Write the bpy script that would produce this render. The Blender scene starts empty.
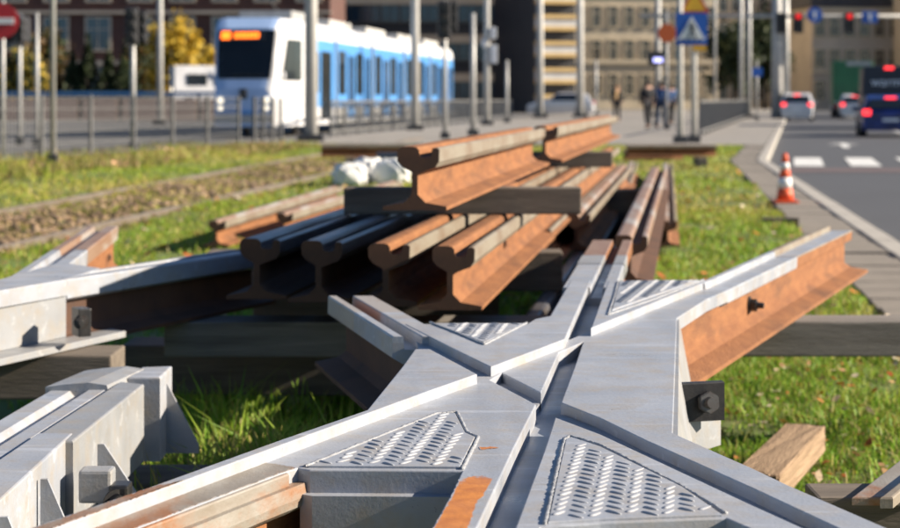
import bpy, bmesh, math, random
import numpy as np
from mathutils import Vector, Matrix
random.seed(7); RNG = np.random.default_rng(11)
R = math.radians
scn = bpy.context.scene
COL = scn.collection

# ------------------------------------------------------------------ camera, sky, sun, exposure
CAM_H = 1.05; HOR = 99.0; FPX = 1750.0
cam_d = bpy.data.cameras.new('camera'); cam = bpy.data.objects.new('camera', cam_d); COL.objects.link(cam)
cam.location = (0, 0, CAM_H); cam.rotation_euler = (R(90), 0, 0)
cam_d.sensor_width = 36; cam_d.lens = 70; cam_d.shift_y = -(264 - HOR) / 900
cam_d.clip_start = 0.05; cam_d.clip_end = 3000
cam_d.dof.use_dof = True; cam_d.dof.focus_distance = 2.75; cam_d.dof.aperture_fstop = 6.7
scn.camera = cam
SUN_EL = 25.0; SUN_AZ = 93.0          # azimuth clockwise from +Y (the view direction)
world = bpy.data.worlds.new('World'); scn.world = world; world.use_nodes = True
wn = world.node_tree; bg = wn.nodes['Background']
sky = wn.nodes.new('ShaderNodeTexSky'); sky.sky_type = 'NISHITA'; sky.sun_disc = False
sky.sun_elevation = R(SUN_EL); sky.sun_rotation = R(SUN_AZ); sky.ozone_density = 5.0; sky.dust_density = 0.3
wn.links.new(sky.outputs[0], bg.inputs[0]); bg.inputs[1].default_value = 0.05
sd = bpy.data.lights.new('sun', 'SUN'); sd.energy = 5.0; sd.angle = R(0.5); sd.color = (1, 0.87, 0.70)
sun = bpy.data.objects.new('sun', sd); COL.objects.link(sun)
to_sun = Vector((math.cos(R(SUN_EL)) * math.sin(R(SUN_AZ)), math.cos(R(SUN_EL)) * math.cos(R(SUN_AZ)), math.sin(R(SUN_EL))))
sun.rotation_euler = to_sun.to_track_quat('Z', 'Y').to_euler(); sun.location = (20, 0, 30)
vs = scn.view_settings; vs.view_transform = 'Standard'; vs.look = 'None'; vs.gamma = 1; vs.use_curve_mapping = False
vs.exposure = 1.28
scn.render.engine = 'CYCLES'

# ------------------------------------------------------------------ helpers
def P(u, v, z):                      # photo pixel on the level z -> world point
    d = (CAM_H - z) * FPX / (v - HOR)
    return Vector(((u - 450) / FPX * d, d, z))
def XD(u, d): return (u - 450) / FPX * d
def ZD(v, d): return CAM_H - (v - HOR) / FPX * d
def tag(o, label=None, cat=None, group=None, kind=None):
    if label: o['label'] = label
    if cat: o['category'] = cat
    if group: o['group'] = group
    if kind: o['kind'] = kind
    return o
def empty(name, loc=(0, 0, 0), rz=0, label=None, cat=None, group=None):
    o = bpy.data.objects.new(name, None); COL.objects.link(o); o.location = loc; o.rotation_euler = (0, 0, rz)
    o.empty_display_size = 0.1
    return tag(o, label, cat, group)
def link(name, me, parent=None, loc=None, rot=None):
    o = bpy.data.objects.new(name, me); COL.objects.link(o)
    if parent is not None: o.parent = parent
    if loc is not None: o.location = loc
    if rot is not None: o.rotation_euler = rot
    return o
def mats_on(me, m):
    for x in (m if isinstance(m, (list, tuple)) else [m]): me.materials.append(x)
def bm_obj(name, bm, m, parent=None, smooth=False, loc=None, rot=None):
    bmesh.ops.recalc_face_normals(bm, faces=bm.faces[:])
    me = bpy.data.meshes.new(name); bm.to_mesh(me); bm.free(); mats_on(me, m)
    if smooth: me.polygons.foreach_set('use_smooth', [True] * len(me.polygons))
    return link(name, me, parent, loc, rot)
def bm_box(bm, c, s, rz=0, mi=0, taper=None, bev=0):
    M = Matrix.Translation(c) @ Matrix.Rotation(rz, 4, 'Z') @ Matrix.Diagonal((s[0], s[1], s[2], 1))
    r = bmesh.ops.create_cube(bm, size=1, matrix=Matrix())
    vv = r['verts']
    if taper:
        for w in vv:
            if w.co.z > 0: w.co.x *= taper; w.co.y *= taper
    for w in vv: w.co = M @ w.co
    fs = {f for w in vv for f in w.link_faces}
    for f in fs: f.material_index = mi
    if bev:
        es = list({e for f in fs for e in f.edges})
        rr = bmesh.ops.bevel(bm, geom=es, offset=bev, segments=2, affect='EDGES', profile=0.6)
        for f in rr['faces']: f.material_index = mi
def box(name, c, s, m, parent=None, rz=0, taper=None, bev=0):
    bm = bmesh.new(); bm_box(bm, (0, 0, 0), s, 0, 0, taper, bev)
    return bm_obj(name, bm, m, parent, loc=c, rot=(0, 0, rz))
def bm_tube(bm, pts, r, n=8, mi=0, cap=True):
    rings = []
    for i, p in enumerate(pts):
        p = Vector(p)
        a = Vector(pts[max(i - 1, 0)]); b = Vector(pts[min(i + 1, len(pts) - 1)])
        t = (b - a).normalized(); up = Vector((0, 0, 1)) if abs(t.z) < .9 else Vector((1, 0, 0))
        x = t.cross(up).normalized(); y = t.cross(x)
        rr = r[i] if isinstance(r, (list, tuple)) else r
        rings.append([bm.verts.new(p + (x * math.cos(2 * math.pi * k / n) + y * math.sin(2 * math.pi * k / n)) * rr) for k in range(n)])
    for A, B in zip(rings, rings[1:]):
        for k in range(n):
            f = bm.faces.new((A[k], A[(k + 1) % n], B[(k + 1) % n], B[k])); f.material_index = mi; f.smooth = True
    if cap:
        for g in (rings[0], rings[-1]):
            f = bm.faces.new(g); f.material_index = mi
def tube(name, pts, r, m, parent=None, n=8):
    bm = bmesh.new(); bm_tube(bm, pts, r, n); return bm_obj(name, bm, m, parent)
def prism(name, pts, z0, z1, m, parent=None, bev=0.0):      # polygon (world xy) extruded z0..z1, top edge bevelled
    bm = bmesh.new()
    a = [bm.verts.new((p[0], p[1], z0)) for p in pts]; b = [bm.verts.new((p[0], p[1], z1)) for p in pts]
    bm.faces.new(a[::-1]); top = bm.faces.new(b)
    n = len(pts)
    for i in range(n): bm.faces.new((a[i], a[(i + 1) % n], b[(i + 1) % n], b[i]))
    bmesh.ops.recalc_face_normals(bm, faces=bm.faces[:])
    if bev: bmesh.ops.bevel(bm, geom=list(top.edges), offset=bev, segments=2, affect='EDGES', profile=.5)
    return bm_obj(name, bm, m, parent)
def slab(name, px, z1, z0, m, parent=None, bev=0.002, lvl=None):
    return prism(name, [P(u, v, z1 if lvl is None else lvl) for u, v in px], z0, z1, m, parent, bev)
def sweep(name, prof, path, m, parent=None, mi=None, smooth=False, cap=0):   # prof [(x,z)], path [(X,Y,Z)]; sections stand in the XZ plane
    bm = bmesh.new(); rings = []
    for (X, Y, Z) in path: rings.append([bm.verts.new((X + x, Y, Z + z)) for x, z in prof])
    n = len(prof)
    for A, B in zip(rings, rings[1:]):
        for k in range(n):
            f = bm.faces.new((A[k], A[(k + 1) % n], B[(k + 1) % n], B[k]))
            f.material_index = mi(k) if mi else 0; f.smooth = smooth
    for g in (rings[0], rings[-1]):
        f = bm.faces.new(g); f.material_index = cap
    return bm_obj(name, bm, m, parent)
def np_mesh(name, V, F, m, attr=None, parent=None, kind='stuff'):     # V (n,3), F (m,k) ; attr per-vertex colour (n,3)
    me = bpy.data.meshes.new(name); k = F.shape[1]
    me.vertices.add(len(V)); me.vertices.foreach_set('co', V.astype(np.float32).ravel())
    me.loops.add(F.size); me.loops.foreach_set('vertex_index', F.astype(np.int32).ravel())
    me.polygons.add(len(F)); me.polygons.foreach_set('loop_start', np.arange(0, F.size, k, dtype=np.int32))
    me.update(calc_edges=True)
    if attr is not None:
        a = me.color_attributes.new('tint', 'FLOAT_COLOR', 'POINT')
        a.data.foreach_set('color', np.c_[attr, np.ones(len(attr))].astype(np.float32).ravel())
    mats_on(me, m); o = link(name, me, parent)
    if kind: o['kind'] = kind
    return o

# ------------------------------------------------------------------ materials
def mat(name, col, rough=.6, metal=0, col2=None, scale=8, detail=5, contrast=(.4, .6), bump=0, bscale=60, col3=None, scale3=3, lim3=(.55, .7),
        stretch=None, spec=.5, emit=None, estr=0, alpha=None):
    m = bpy.data.materials.new(name); m.use_nodes = True; nt = m.node_tree; b = nt.nodes['Principled BSDF']
    b.inputs['Roughness'].default_value = rough; b.inputs['Metallic'].default_value = metal
    b.inputs['Base Color'].default_value = (*col, 1); b.inputs['Specular IOR Level'].default_value = spec
    tc = nt.nodes.new('ShaderNodeTexCoord'); src = tc.outputs['Object']
    if stretch:
        mp = nt.nodes.new('ShaderNodeMapping'); mp.inputs['Scale'].default_value = stretch
        nt.links.new(src, mp.inputs[0]); src = mp.outputs[0]
    def noise(sc, det, lim):
        t = nt.nodes.new('ShaderNodeTexNoise'); t.inputs['Scale'].default_value = sc; t.inputs['Detail'].default_value = det
        t.inputs['Roughness'].default_value = .62
        nt.links.new(src, t.inputs['Vector'])
        r = nt.nodes.new('ShaderNodeMapRange'); r.inputs[1].default_value = lim[0]; r.inputs[2].default_value = lim[1]
        nt.links.new(t.outputs[0], r.inputs[0]); return r.outputs[0]
    if col2:
        mx = nt.nodes.new('ShaderNodeMix'); mx.data_type = 'RGBA'
        mx.inputs[6].default_value = (*col, 1); mx.inputs[7].default_value = (*col2, 1)
        nt.links.new(noise(scale, detail, contrast), mx.inputs[0]); out = mx.outputs[2]
        if col3:
            m3 = nt.nodes.new('ShaderNodeMix'); m3.data_type = 'RGBA'; m3.inputs[7].default_value = (*col3, 1)
            nt.links.new(out, m3.inputs[6]); nt.links.new(noise(scale3, 6, lim3), m3.inputs[0]); out = m3.outputs[2]
        nt.links.new(out, b.inputs['Base Color'])
    if bump:
        bp = nt.nodes.new('ShaderNodeBump'); bp.inputs['Strength'].default_value = bump; bp.inputs['Distance'].default_value = .01
        nt.links.new(noise(bscale, 4, (0, 1)), bp.inputs['Height']); nt.links.new(bp.outputs[0], b.inputs['Normal'])
    if emit:
        b.inputs['Emission Color'].default_value = (*emit, 1); b.inputs['Emission Strength'].default_value = estr
    return m
def vmat(name, rough=.6, trans=0.0):
    m = bpy.data.materials.new(name); m.use_nodes = True; nt = m.node_tree; b = nt.nodes['Principled BSDF']
    a = nt.nodes.new('ShaderNodeVertexColor'); a.layer_name = 'tint'
    nt.links.new(a.outputs[0], b.inputs['Base Color']); b.inputs['Roughness'].default_value = rough
    b.inputs['Specular IOR Level'].default_value = .3
    if trans:
        t = nt.nodes.new('ShaderNodeBsdfTranslucent'); mx = nt.nodes.new('ShaderNodeMixShader'); mx.inputs[0].default_value = trans
        nt.links.new(a.outputs[0], t.inputs[0]); nt.links.new(b.outputs[0], mx.inputs[1]); nt.links.new(t.outputs[0], mx.inputs[2])
        nt.links.new(mx.outputs[0], nt.nodes['Material Output'].inputs[0])
    return m
M = {}
def worn_paint(name, c1, c2, stain, rust_attr=False, rust_lim=(.70, .78)):
    m = bpy.data.materials.new(name); m.use_nodes = True; nt = m.node_tree; b = nt.nodes['Principled BSDF']; L = nt.links.new
    tc = nt.nodes.new('ShaderNodeTexCoord')
    def noise(sc, det, lim, scale=None, rot=0, rough=.6):
        src = tc.outputs['Object']
        if scale:
            mp = nt.nodes.new('ShaderNodeMapping'); mp.inputs['Scale'].default_value = scale; mp.inputs['Rotation'].default_value = (0, 0, rot); L(src, mp.inputs[0]); src = mp.outputs[0]
        t = nt.nodes.new('ShaderNodeTexNoise'); t.inputs['Scale'].default_value = sc; t.inputs['Detail'].default_value = det; t.inputs['Roughness'].default_value = rough; L(src, t.inputs['Vector'])
        if lim is None: return t.outputs[0]
        r = nt.nodes.new('ShaderNodeMapRange'); r.inputs[1].default_value = lim[0]; r.inputs[2].default_value = lim[1]; L(t.outputs[0], r.inputs[0]); return r.outputs[0]
    def mix(fac, a, bcol):
        x = nt.nodes.new('ShaderNodeMix'); x.data_type = 'RGBA'; L(fac, x.inputs[0])
        if isinstance(a, tuple): x.inputs[6].default_value = (*a, 1)
        else: L(a, x.inputs[6])
        if isinstance(bcol, tuple): x.inputs[7].default_value = (*bcol, 1)
        else: L(bcol, x.inputs[7])
        return x.outputs[2]
    def mul(f, k):
        x = nt.nodes.new('ShaderNodeMath'); x.operation = 'MULTIPLY'; L(f, x.inputs[0]); x.inputs[1].default_value = k; return x.outputs[0]
    col = mix(noise(4.5, 8, (.32, .68)), c1, c2)
    col = mix(mul(noise(16, 8, (.46, .70), rough=.7), .75), col, stain)                       # dusty brownish stains
    col = mix(mul(noise(9, 5, (.56, .66), (1, .05, 1), .14), .35), col, tuple(c * .72 for c in c1))    # long grinding streaks
    col = mix(mul(noise(30, 3, (.60, .66), (.06, 1, 1), .5), .45), col, tuple(min(1, c * 1.35) for c in c1))   # bright scratches
    col = mix(noise(230, 2, (.70, .75)), col, tuple(c * .45 for c in c1))            # fine dark specks
    rustc = mix(noise(45, 8, (.35, .65)), (.46, .155, .026), (.20, .066, .018))
    col = mix(noise(21, 9, rust_lim, rough=.7), col, rustc)                         # freckles of rust
    if rust_attr:
        a = nt.nodes.new('ShaderNodeVertexColor'); a.layer_name = 'tint'
        sp = nt.nodes.new('ShaderNodeSeparateColor'); L(a.outputs[0], sp.inputs[0])
        n1 = nt.nodes.new('ShaderNodeMath'); n1.operation = 'MULTIPLY_ADD'; L(noise(38, 9, None, rough=.72), n1.inputs[0]); n1.inputs[1].default_value = 1.9; L(sp.outputs[0], n1.inputs[2])
        r = nt.nodes.new('ShaderNodeMapRange'); r.inputs[1].default_value = 1.38; r.inputs[2].default_value = 1.62; L(n1.outputs[0], r.inputs[0])
        col = mix(r.outputs[0], col, mix(noise(30, 8, (.3, .7)), (.58, .22, .04), (.36, .12, .025)))
    L(col, b.inputs['Base Color'])
    rr = nt.nodes.new('ShaderNodeMapRange'); rr.inputs[3].default_value = .24; rr.inputs[4].default_value = .62; L(noise(7, 8, (.3, .7)), rr.inputs[0]); L(rr.outputs[0], b.inputs['Roughness'])
    bp = nt.nodes.new('ShaderNodeBump'); bp.inputs['Strength'].default_value = .16; bp.inputs['Distance'].default_value = .004
    ad = nt.nodes.new('ShaderNodeMath'); L(noise(150, 5, (0, 1)), ad.inputs[0]); L(noise(18, 4, (0, 1)), ad.inputs[1]); L(ad.outputs[0], bp.inputs['Height']); L(bp.outputs[0], b.inputs['Normal'])
    return m
M['paint'] = worn_paint('grey_primer', (.325, .345, .385), (.265, .285, .325), (.30, .265, .22))
M['paint_patch'] = worn_paint('grey_primer_with_rust', (.325, .345, .385), (.265, .285, .325), (.30, .265, .22), True)
M['paint2'] = worn_paint('pale_primer', (.275, .285, .30), (.225, .235, .25), (.27, .24, .20))
M['paint_rusting'] = mat('primer_going_rusty', (.27, .255, .23), .5, 0, (.20, .17, .135), 14, 8, (.35, .65), .15, 200, (.235, .098, .033), 9, (.48, .64), stretch=(1, .45, 1))
M['rust'] = mat('orange_rust', (.25, .105, .036), .85, 0, (.175, .067, .023), 20, 12, (.35, .65), .35, 120, (.08, .034, .016), 7, (.52, .78), stretch=(1, .35, 1.8))
M['rust_patch'] = mat('bright_rust', (.50, .175, .028), .8, 0, (.36, .12, .022), 22, 6, (.3, .7), .1, 200)
M['rust_dark_shade'] = mat('dark_rust_and_shade', (.105, .047, .024), .85, 0, (.05, .025, .016), 8, 6, (.3, .7), .12, 160)  # dark rust; also paints the shade on rail end caps
M['railtop'] = mat('worn_rail_top', (.30, .20, .14), .45, .2, (.24, .13, .08), 9, 6, (.35, .65), .05, 200, (.36, .33, .30), 4, (.5, .62), stretch=(1, .2, 1))
M['lip'] = mat('pale_rail_lip', (.21, .185, .145), .6, 0, (.15, .105, .07), 12, 6, (.4, .65), .08, 160, stretch=(1, .3, 1))
M['railgrey'] = mat('worn_track_steel', (.19, .165, .135), .5, .2, (.13, .095, .065), 6, 6, (.35, .65))
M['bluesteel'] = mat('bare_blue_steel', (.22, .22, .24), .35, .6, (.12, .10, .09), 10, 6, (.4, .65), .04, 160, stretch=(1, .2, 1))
M['black'] = mat('black_paint', (.014, .014, .016), .38, 0, (.03, .028, .027), 30, 4, (.4, .7), .08, 200)
M['bolt'] = mat('dark_bolt_steel', (.11, .105, .10), .35, .5, (.09, .07, .06), 60, 4, (.4, .7))
M['weld'] = mat('painted_weld', (.34, .36, .39), .4, 0, (.22, .22, .23), 60, 4, (.3, .7), .5, 300)
M['wood_grey'] = mat('weathered_timber', (.17, .14, .11), .85, 0, (.08, .066, .053), 14, 8, (.3, .7), .35, 90, stretch=(.25, 2.5, 2.5))
M['wood_pale'] = mat('pale_weathered_timber', (.24, .215, .19), .85, 0, (.12, .105, .09), 12, 10, (.3, .7), .4, 90, (.09, .08, .07), 5, (.55, .7), stretch=(.2, 2.5, 3))
M['wood_tan'] = mat('fresh_cut_timber', (.34, .235, .145), .85, 0, (.20, .13, .075), 16, 8, (.3, .7), .5, 90, stretch=(2.5, .3, 2.5))
M['earth'] = mat('earth', (.13, .13, .035), .95, 0, (.09, .15, .024), 1.6, 8, (.35, .65), .5, 30, (.10, .075, .04), .5, (.55, .72))
M['dirt'] = mat('stony_soil', (.16, .115, .075), .95, 0, (.09, .065, .04), 7, 8, (.3, .7), .6, 40)
M['asphalt'] = mat('asphalt', (.066, .069, .077), .8, 0, (.058, .06, .066), .6, 8, (.3, .7), .15, 120)
M['asphalt_old'] = mat('old_asphalt', (.14, .135, .13), .85, 0, (.10, .10, .10), .8, 8, (.3, .7), .15, 120)
M['paving'] = mat('paving', (.27, .25, .225), .85, 0, (.21, .195, .175), 1.2, 8, (.3, .7), .1, 60)
M['slab'] = mat('concrete_slab', (.235, .205, .17), .85, 0, (.17, .15, .125), 5, 8, (.3, .7), .2, 60)
M['kerb'] = mat('kerb_concrete', (.40, .375, .335), .85, 0, (.31, .29, .26), 3, 8, (.3, .7), .2, 60)
M['marking'] = mat('road_marking', (.66, .66, .64), .7, 0, (.45, .45, .44), 3, 8, (.4, .75))
M['redmark'] = mat('red_marking', (.13, .085, .082), .8, 0, (.10, .078, .078), 2, 8, (.3, .7))
M['grass'] = vmat('grass_blade', .5, .35)
M['litter'] = vmat('fallen_leaf', .7, .2)
M['stone'] = vmat('gravel_stone', .9)
M['leaf'] = vmat('tree_leaf', .6, .25)
M['bark'] = mat('bark', (.07, .055, .04), .9, 0, (.045, .035, .028), 6, 6, (.3, .7), .5, 40)
M['zinc'] = mat('galvanised', (.42, .42, .41), .5, .3, (.33, .33, .325), 3, 5, (.35, .65))
M['mast'] = mat('mast_grey', (.46, .45, .425), .6, 0, (.37, .365, .35), 2, 5, (.35, .65))
M['fencegrey'] = mat('fence_grey', (.14, .14, .138), .6, 0, (.10, .10, .10), 2, 5, (.35, .65))
M['dark'] = mat('dark_grey_metal', (.03, .03, .033), .5, 0, (.045, .045, .048), 4, 4)
M['blue'] = mat('tram_blue', (.085, .28, .62), .3, 0, (.075, .25, .56), 1.5, 3)
M['deepblue'] = mat('tram_front_blue', (.36, .50, .76), .3, 0, (.33, .47, .72), 1.5, 3)
M['white'] = mat('white_paint', (.66, .66, .67), .35, 0, (.58, .58, .59), 1.2, 4)
M['glass'] = mat('dark_glass', (.012, .016, .02), .06, 0, (.02, .025, .03), .8, 3, spec=.8)
M['blueglass'] = mat('blue_facade_glass', (.05, .10, .15), .12, .3, (.03, .055, .085), .25, 4, (.35, .65), spec=.9)
M['lamp_red'] = mat('red_lamp', (.5, .02, .02), .4, emit=(1, .035, .04), estr=1.3)
M['signal_red'] = mat('signal_red', (.4, .02, .02), .4, emit=(1, .03, .03), estr=.45)
M['lamp_dark'] = mat('unlit_lens', (.10, .02, .02), .3)
M['lamp_white'] = mat('lit_headlamp', (.9, .9, .85), .3, emit=(1, .85, .6), estr=1.0)
M['amber'] = mat('amber_led', (.5, .15, .02), .5, emit=(1, .16, .01), estr=1.6)
M['signblue'] = mat('sign_blue', (.015, .10, .42), .45)
M['signwhite'] = mat('sign_white', (.75, .75, .73), .5)
M['signyellow'] = mat('sign_yellow', (.65, .36, .02), .5)
M['signred'] = mat('sign_red', (.45, .02, .025), .5)
M['signorange'] = mat('sign_orange', (.50, .10, .02), .5)
M['orange'] = mat('cone_orange', (.72, .10, .025), .5, 0, (.6, .085, .025), 9, 4)
M['plastic_white'] = mat('white_plastic', (.72, .72, .70), .5, 0, (.55, .55, .54), 6, 5, (.4, .7))
M['rubber'] = mat('rubber', (.012, .012, .012), .7)
M['greenbox'] = mat('green_truck', (.02, .15, .06), .4, 0, (.018, .12, .05), 1, 4)
M['navy'] = mat('navy_car', (.018, .04, .20), .22, .3, (.01, .02, .08), 2, 3, spec=.7)
M['vanblack'] = mat('black_van', (.016, .022, .04), .25, .2, (.018, .025, .045), 2, 3)
M['silver'] = mat('silver_car', (.62, .62, .63), .28, .3, (.58, .58, .59), 2, 3)
M['brickdark'] = mat('dark_brick', (.105, .05, .04), .9, 0, (.075, .038, .032), 1.2, 8, (.3, .7))
M['sand'] = mat('sandstone', (.58, .49, .36), .9, 0, (.46, .39, .28), .35, 8, (.3, .7))
M['greyrender'] = mat('grey_render', (.52, .45, .36), .9, 0, (.33, .28, .23), .22, 8, (.3, .7))
M['bandgold'] = mat('gold_band', (.62, .44, .19), .5, 0, (.55, .38, .16), .6, 4)
M['bandwhite'] = mat('pale_band', (.58, .57, .55), .6, 0, (.5, .49, .47), .6, 4)
M['pinkwall'] = mat('pinkish_concrete', (.52, .37, .29), .9, 0, (.42, .29, .23), .8, 6, (.3, .7))
M['bluerail'] = mat('blue_handrail', (.05, .16, .34), .5)
M['roof'] = mat('slate_roof', (.07, .06, .055), .8, 0, (.05, .045, .042), 1, 5)
M['skin'] = mat('skin', (.48, .28, .20), .6)
M['hair_fair'] = mat('fair_hair', (.30, .17, .07), .7)
M['hair_dark'] = mat('dark_hair', (.03, .02, .015), .7)
M['cloth_dark'] = mat('dark_cloth', (.022, .022, .026), .9)
M['cloth_olive'] = mat('olive_cloth', (.06, .055, .045), .9)
M['cloth_blue'] = mat('blue_cloth', (.05, .10, .22), .9)
M['cloth_tan'] = mat('tan_scarf', (.45, .29, .14), .9)
M['cloth_denim'] = mat('denim', (.03, .045, .08), .9)

# ------------------------------------------------------------------ ground, road, pavement
def kerb_x(Y):
    return 2.92 + .125 * (Y - 11.3) if Y < 30 else 2.92 + .125 * 18.7 + .197 * (Y - 30)
def strip(name, f0, f1, y0, y1, z, m, n=40, jitter=0, parent=None):
    bm = bmesh.new(); prev = None
    for i in range(n + 1):
        Y = y0 + (y1 - y0) * i / n
        row = [bm.verts.new((f0(Y), Y, z)), bm.verts.new((f1(Y), Y, z))]
        if prev: bm.faces.new((prev[0], prev[1], row[1], row[0]))
        prev = row
    return bm_obj(name, bm, m, parent)
bm = bmesh.new(); bmesh.ops.create_grid(bm, x_segments=2, y_segments=2, size=1500)
tag(bm_obj('ground', bm, M['asphalt_old'], loc=(0, 1000, -.2)), kind='structure')
tag(strip('road', lambda Y: kerb_x(Y) + .17, lambda Y: kerb_x(Y) + 13.5, -2, 260, -.12, M['asphalt']), kind='structure')
# lawn: a gently uneven sheet from the tram street fence to the paving strip
def lawn_z(X, Y): return .018 * math.sin(X * 1.9 + Y * .7) + .014 * math.sin(X * .8 - Y * 1.3) - .01
LX0 = lambda Y: -7.3 + .2 * (Y - 27.8)
LX1 = lambda Y: kerb_x(Y) - .46
bm = bmesh.new(); NY, NX = 90, 44; rows = []
for j in range(NY + 1):
    Y = -2 + 42.0 * j / NY; a = min(LX0(Y), -5.2) - 1.0; b = LX1(Y)
    rows.append([bm.verts.new((a + (b - a) * i / NX, Y, lawn_z(a + (b - a) * i / NX, Y))) for i in range(NX + 1)])
for A, B in zip(rows, rows[1:]):
    for i in range(NX): bm.faces.new((A[i], A[i + 1], B[i + 1], B[i]))
tag(bm_obj('lawn', bm, M['earth']), kind='structure')
# plaza paving behind the lawn and pavement along the road
pl = strip('pavement', lambda Y: -4.6 + .149 * (Y - 40) , lambda Y: kerb_x(Y) - .02, 40.0, 230, .005, M['paving']); tag(pl, kind='structure')
tag(strip('tram_street', lambda Y: -60, lambda Y: max(-9.2 + .17 * (Y - 20), -9.2) if Y < 40 else -4.62 + .149 * (Y - 40), 10, 260, -.03, M['asphalt_old']), kind='structure')
# pale concrete footpath edge crossing behind the lawn
bm = bmesh.new()
for k in range(14):
    x0 = -5.2 + k * .62
    bm_box(bm, (x0 + .31, 39.7, .02), (.6, .55, .09), 0, 0, bev=.012)
tag(bm_obj('path_edging', bm, M['kerb']), kind='structure')
# kerb stones and paving strip beside the road
kerb = tag(bpy.data.objects.new('kerb', None), kind='structure'); COL.objects.link(kerb)
bm = bmesh.new(); bm_box(bm, (0, 0, 0), (.17, .99, .30), bev=.015); kme = bpy.data.meshes.new('kerb_stone'); bm.to_mesh(kme); bm.free(); kme.materials.append(M['kerb'])
Y = 4.0
while Y < 120:
    L = 1.0 if Y < 60 else 3.0
    a = math.atan(kerb_x(Y + L) - kerb_x(Y)) if L == 1 else math.atan((kerb_x(Y + L) - kerb_x(Y)) / L)
    o = link('kerb_stone', kme, kerb, ((kerb_x(Y) + kerb_x(Y + L)) / 2 + .085, Y + L / 2, -.135 + random.uniform(-.004, .004)), (0, 0, -a))
    if L == 3: o.scale = (1, 3.02, 1)
    Y += L * math.cos(a)
ps = tag(bpy.data.objects.new('paving_strip', None), kind='structure'); COL.objects.link(ps)
bm = bmesh.new(); bm_box(bm, (0, 0, 0), (.44, .44, .08), bev=.008); sme = bpy.data.meshes.new('slab'); bm.to_mesh(sme); bm.free(); sme.materials.append(M['slab'])
Y = 4.0
while Y < 39.5:
    link('paving_slab', sme, ps, (kerb_x(Y) - .23, Y, -.04 + random.uniform(-.006, .006)), (random.uniform(-.012, .012), random.uniform(-.01, .01), -math.atan(.125) + random.uniform(-.012, .012)))
    Y += .455
# road markings
mk = tag(bpy.data.objects.new('road_markings', None), kind='structure'); COL.objects.link(mk)
def quad(name, c, w, l, rz, m, z, parent):
    bm = bmesh.new(); bmesh.ops.create_grid(bm, x_segments=1, y_segments=1, size=.5)
    for v in bm.verts: v.co.x *= w; v.co.y *= l
    return bm_obj(name, bm, m, parent, loc=(c[0], c[1], z), rot=(0, 0, rz))
RA = -math.atan(.197)
for k in range(11): quad('zebra_bar', (kerb_x(32.5) + .9 + k * 1.0, 32.5), .52, 4.4, RA, M['marking'], -.112, mk)
quad('cycle_band', (kerb_x(28.6) + 6.8, 28.6), 12.8, 1.6, RA * .1, M['redmark'], -.114, mk)
for k in range(12): quad('lane_dash', (kerb_x(38 + k * 8) + 4.3, 38 + k * 8), .14, 4, RA, M['marking'], -.112, mk)
for k in range(12): quad('lane_dash', (kerb_x(38 + k * 8) + 7.8, 38 + k * 8), .14, 4, RA, M['marking'], -.112, mk)
for off in (1.9, 6.0):
    yc = 44; xc = kerb_x(yc) + off
    bm = bmesh.new()
    for pts in ([(-.09, -2.2), (.09, -2.2), (.09, .8), (-.09, .8)], [(-.42, .8), (.42, .8), (0, 2.2)]):
        bm.faces.new([bm.verts.new((x, y, 0)) for x, y in pts])
    bm_obj('lane_arrow', bm, M['marking'], mk, loc=(xc, yc, -.112), rot=(0, 0, RA))

# ------------------------------------------------------------------ rails
PROF = [(-.09, 0), (.09, 0), (.09, .011), (.03, .022), (.0085, .045), (.0085, .102), (.028, .110), (.058, .121), (.069, .138), (.070, .172), (.063, .177),
        (.051, .176), (.048, .168), (.046, .154), (.040, .149), (.020, .149), (.014, .154), (.012, .170), (.006, .178), (-.004, .1805), (-.034, .1805),
        (-.044, .177), (-.050, .168), (-.049, .140), (-.036, .124), (-.0085, .108), (-.0085, .045), (-.03, .022), (-.09, .011)]
def mirror(pr): return [(-x, z) for x, z in pr][::-1]
def rail_mi(k):                                   # slot 1: head top, slot 2: lip
    if 16 <= k <= 21: return 1
    if 7 <= k <= 11: return 2
    if 12 <= k <= 15: return 3
    return 0
def rail(name, p0, p1, z, mats, label=None, cat='rail', group=None, prof=PROF, mif=rail_mi, parent=None):
    n = 6; path = [(p0[0] + (p1[0] - p0[0]) * i / n - p0[0], p0[1] + (p1[1] - p0[1]) * i / n - p0[1], 0) for i in range(n + 1)]
    o = sweep(name, prof, path, mats, parent, mif, cap=3); o.location = (p0[0], p0[1], z)  # end caps take the darker rust, their shade put into the colour
    if label: tag(o, label, cat, group)
    return o
RM_O = [M['rust'], M['railtop'], M['lip'], M['rust_dark_shade']]        # orange rails
RM_T = [M['rust'], M['rust'], M['lip'], M['rust_dark_shade']]
RM_B = [M['rust_dark_shade'], M['bluesteel'], M['bluesteel'], M['rust_dark_shade']]
S = .137
# second layer: four long grooved rails side by side
Y0 = 4.95; ZL = .455
labs = ['dark grooved rail at the outer left edge of the four-rail layer in the stack', 'dark grooved rail second from the left edge of the four-rail layer',
        'rusty grooved rail with orange head, third across the four-rail layer', 'long rusty rail with broad sunlit orange web on the stack\'s open side']
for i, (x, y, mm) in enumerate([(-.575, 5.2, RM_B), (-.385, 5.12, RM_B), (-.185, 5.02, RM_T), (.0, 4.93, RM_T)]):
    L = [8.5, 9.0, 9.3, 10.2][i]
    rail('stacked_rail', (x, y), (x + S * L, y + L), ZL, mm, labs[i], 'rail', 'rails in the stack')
# upper layer on the spacer planks
rail('stacked_rail', (-.10, 4.95), (.385, 8.35), .735, RM_T, 'short rusty rail lying on the spacer plank on top of the stack', 'rail', 'rails in the stack')
rail('stacked_rail', (.47, 8.75), (1.33, 14.6), .735, RM_T, 'rusty rail on top of the stack, beyond the short one', 'rail', 'rails in the stack')
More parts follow.
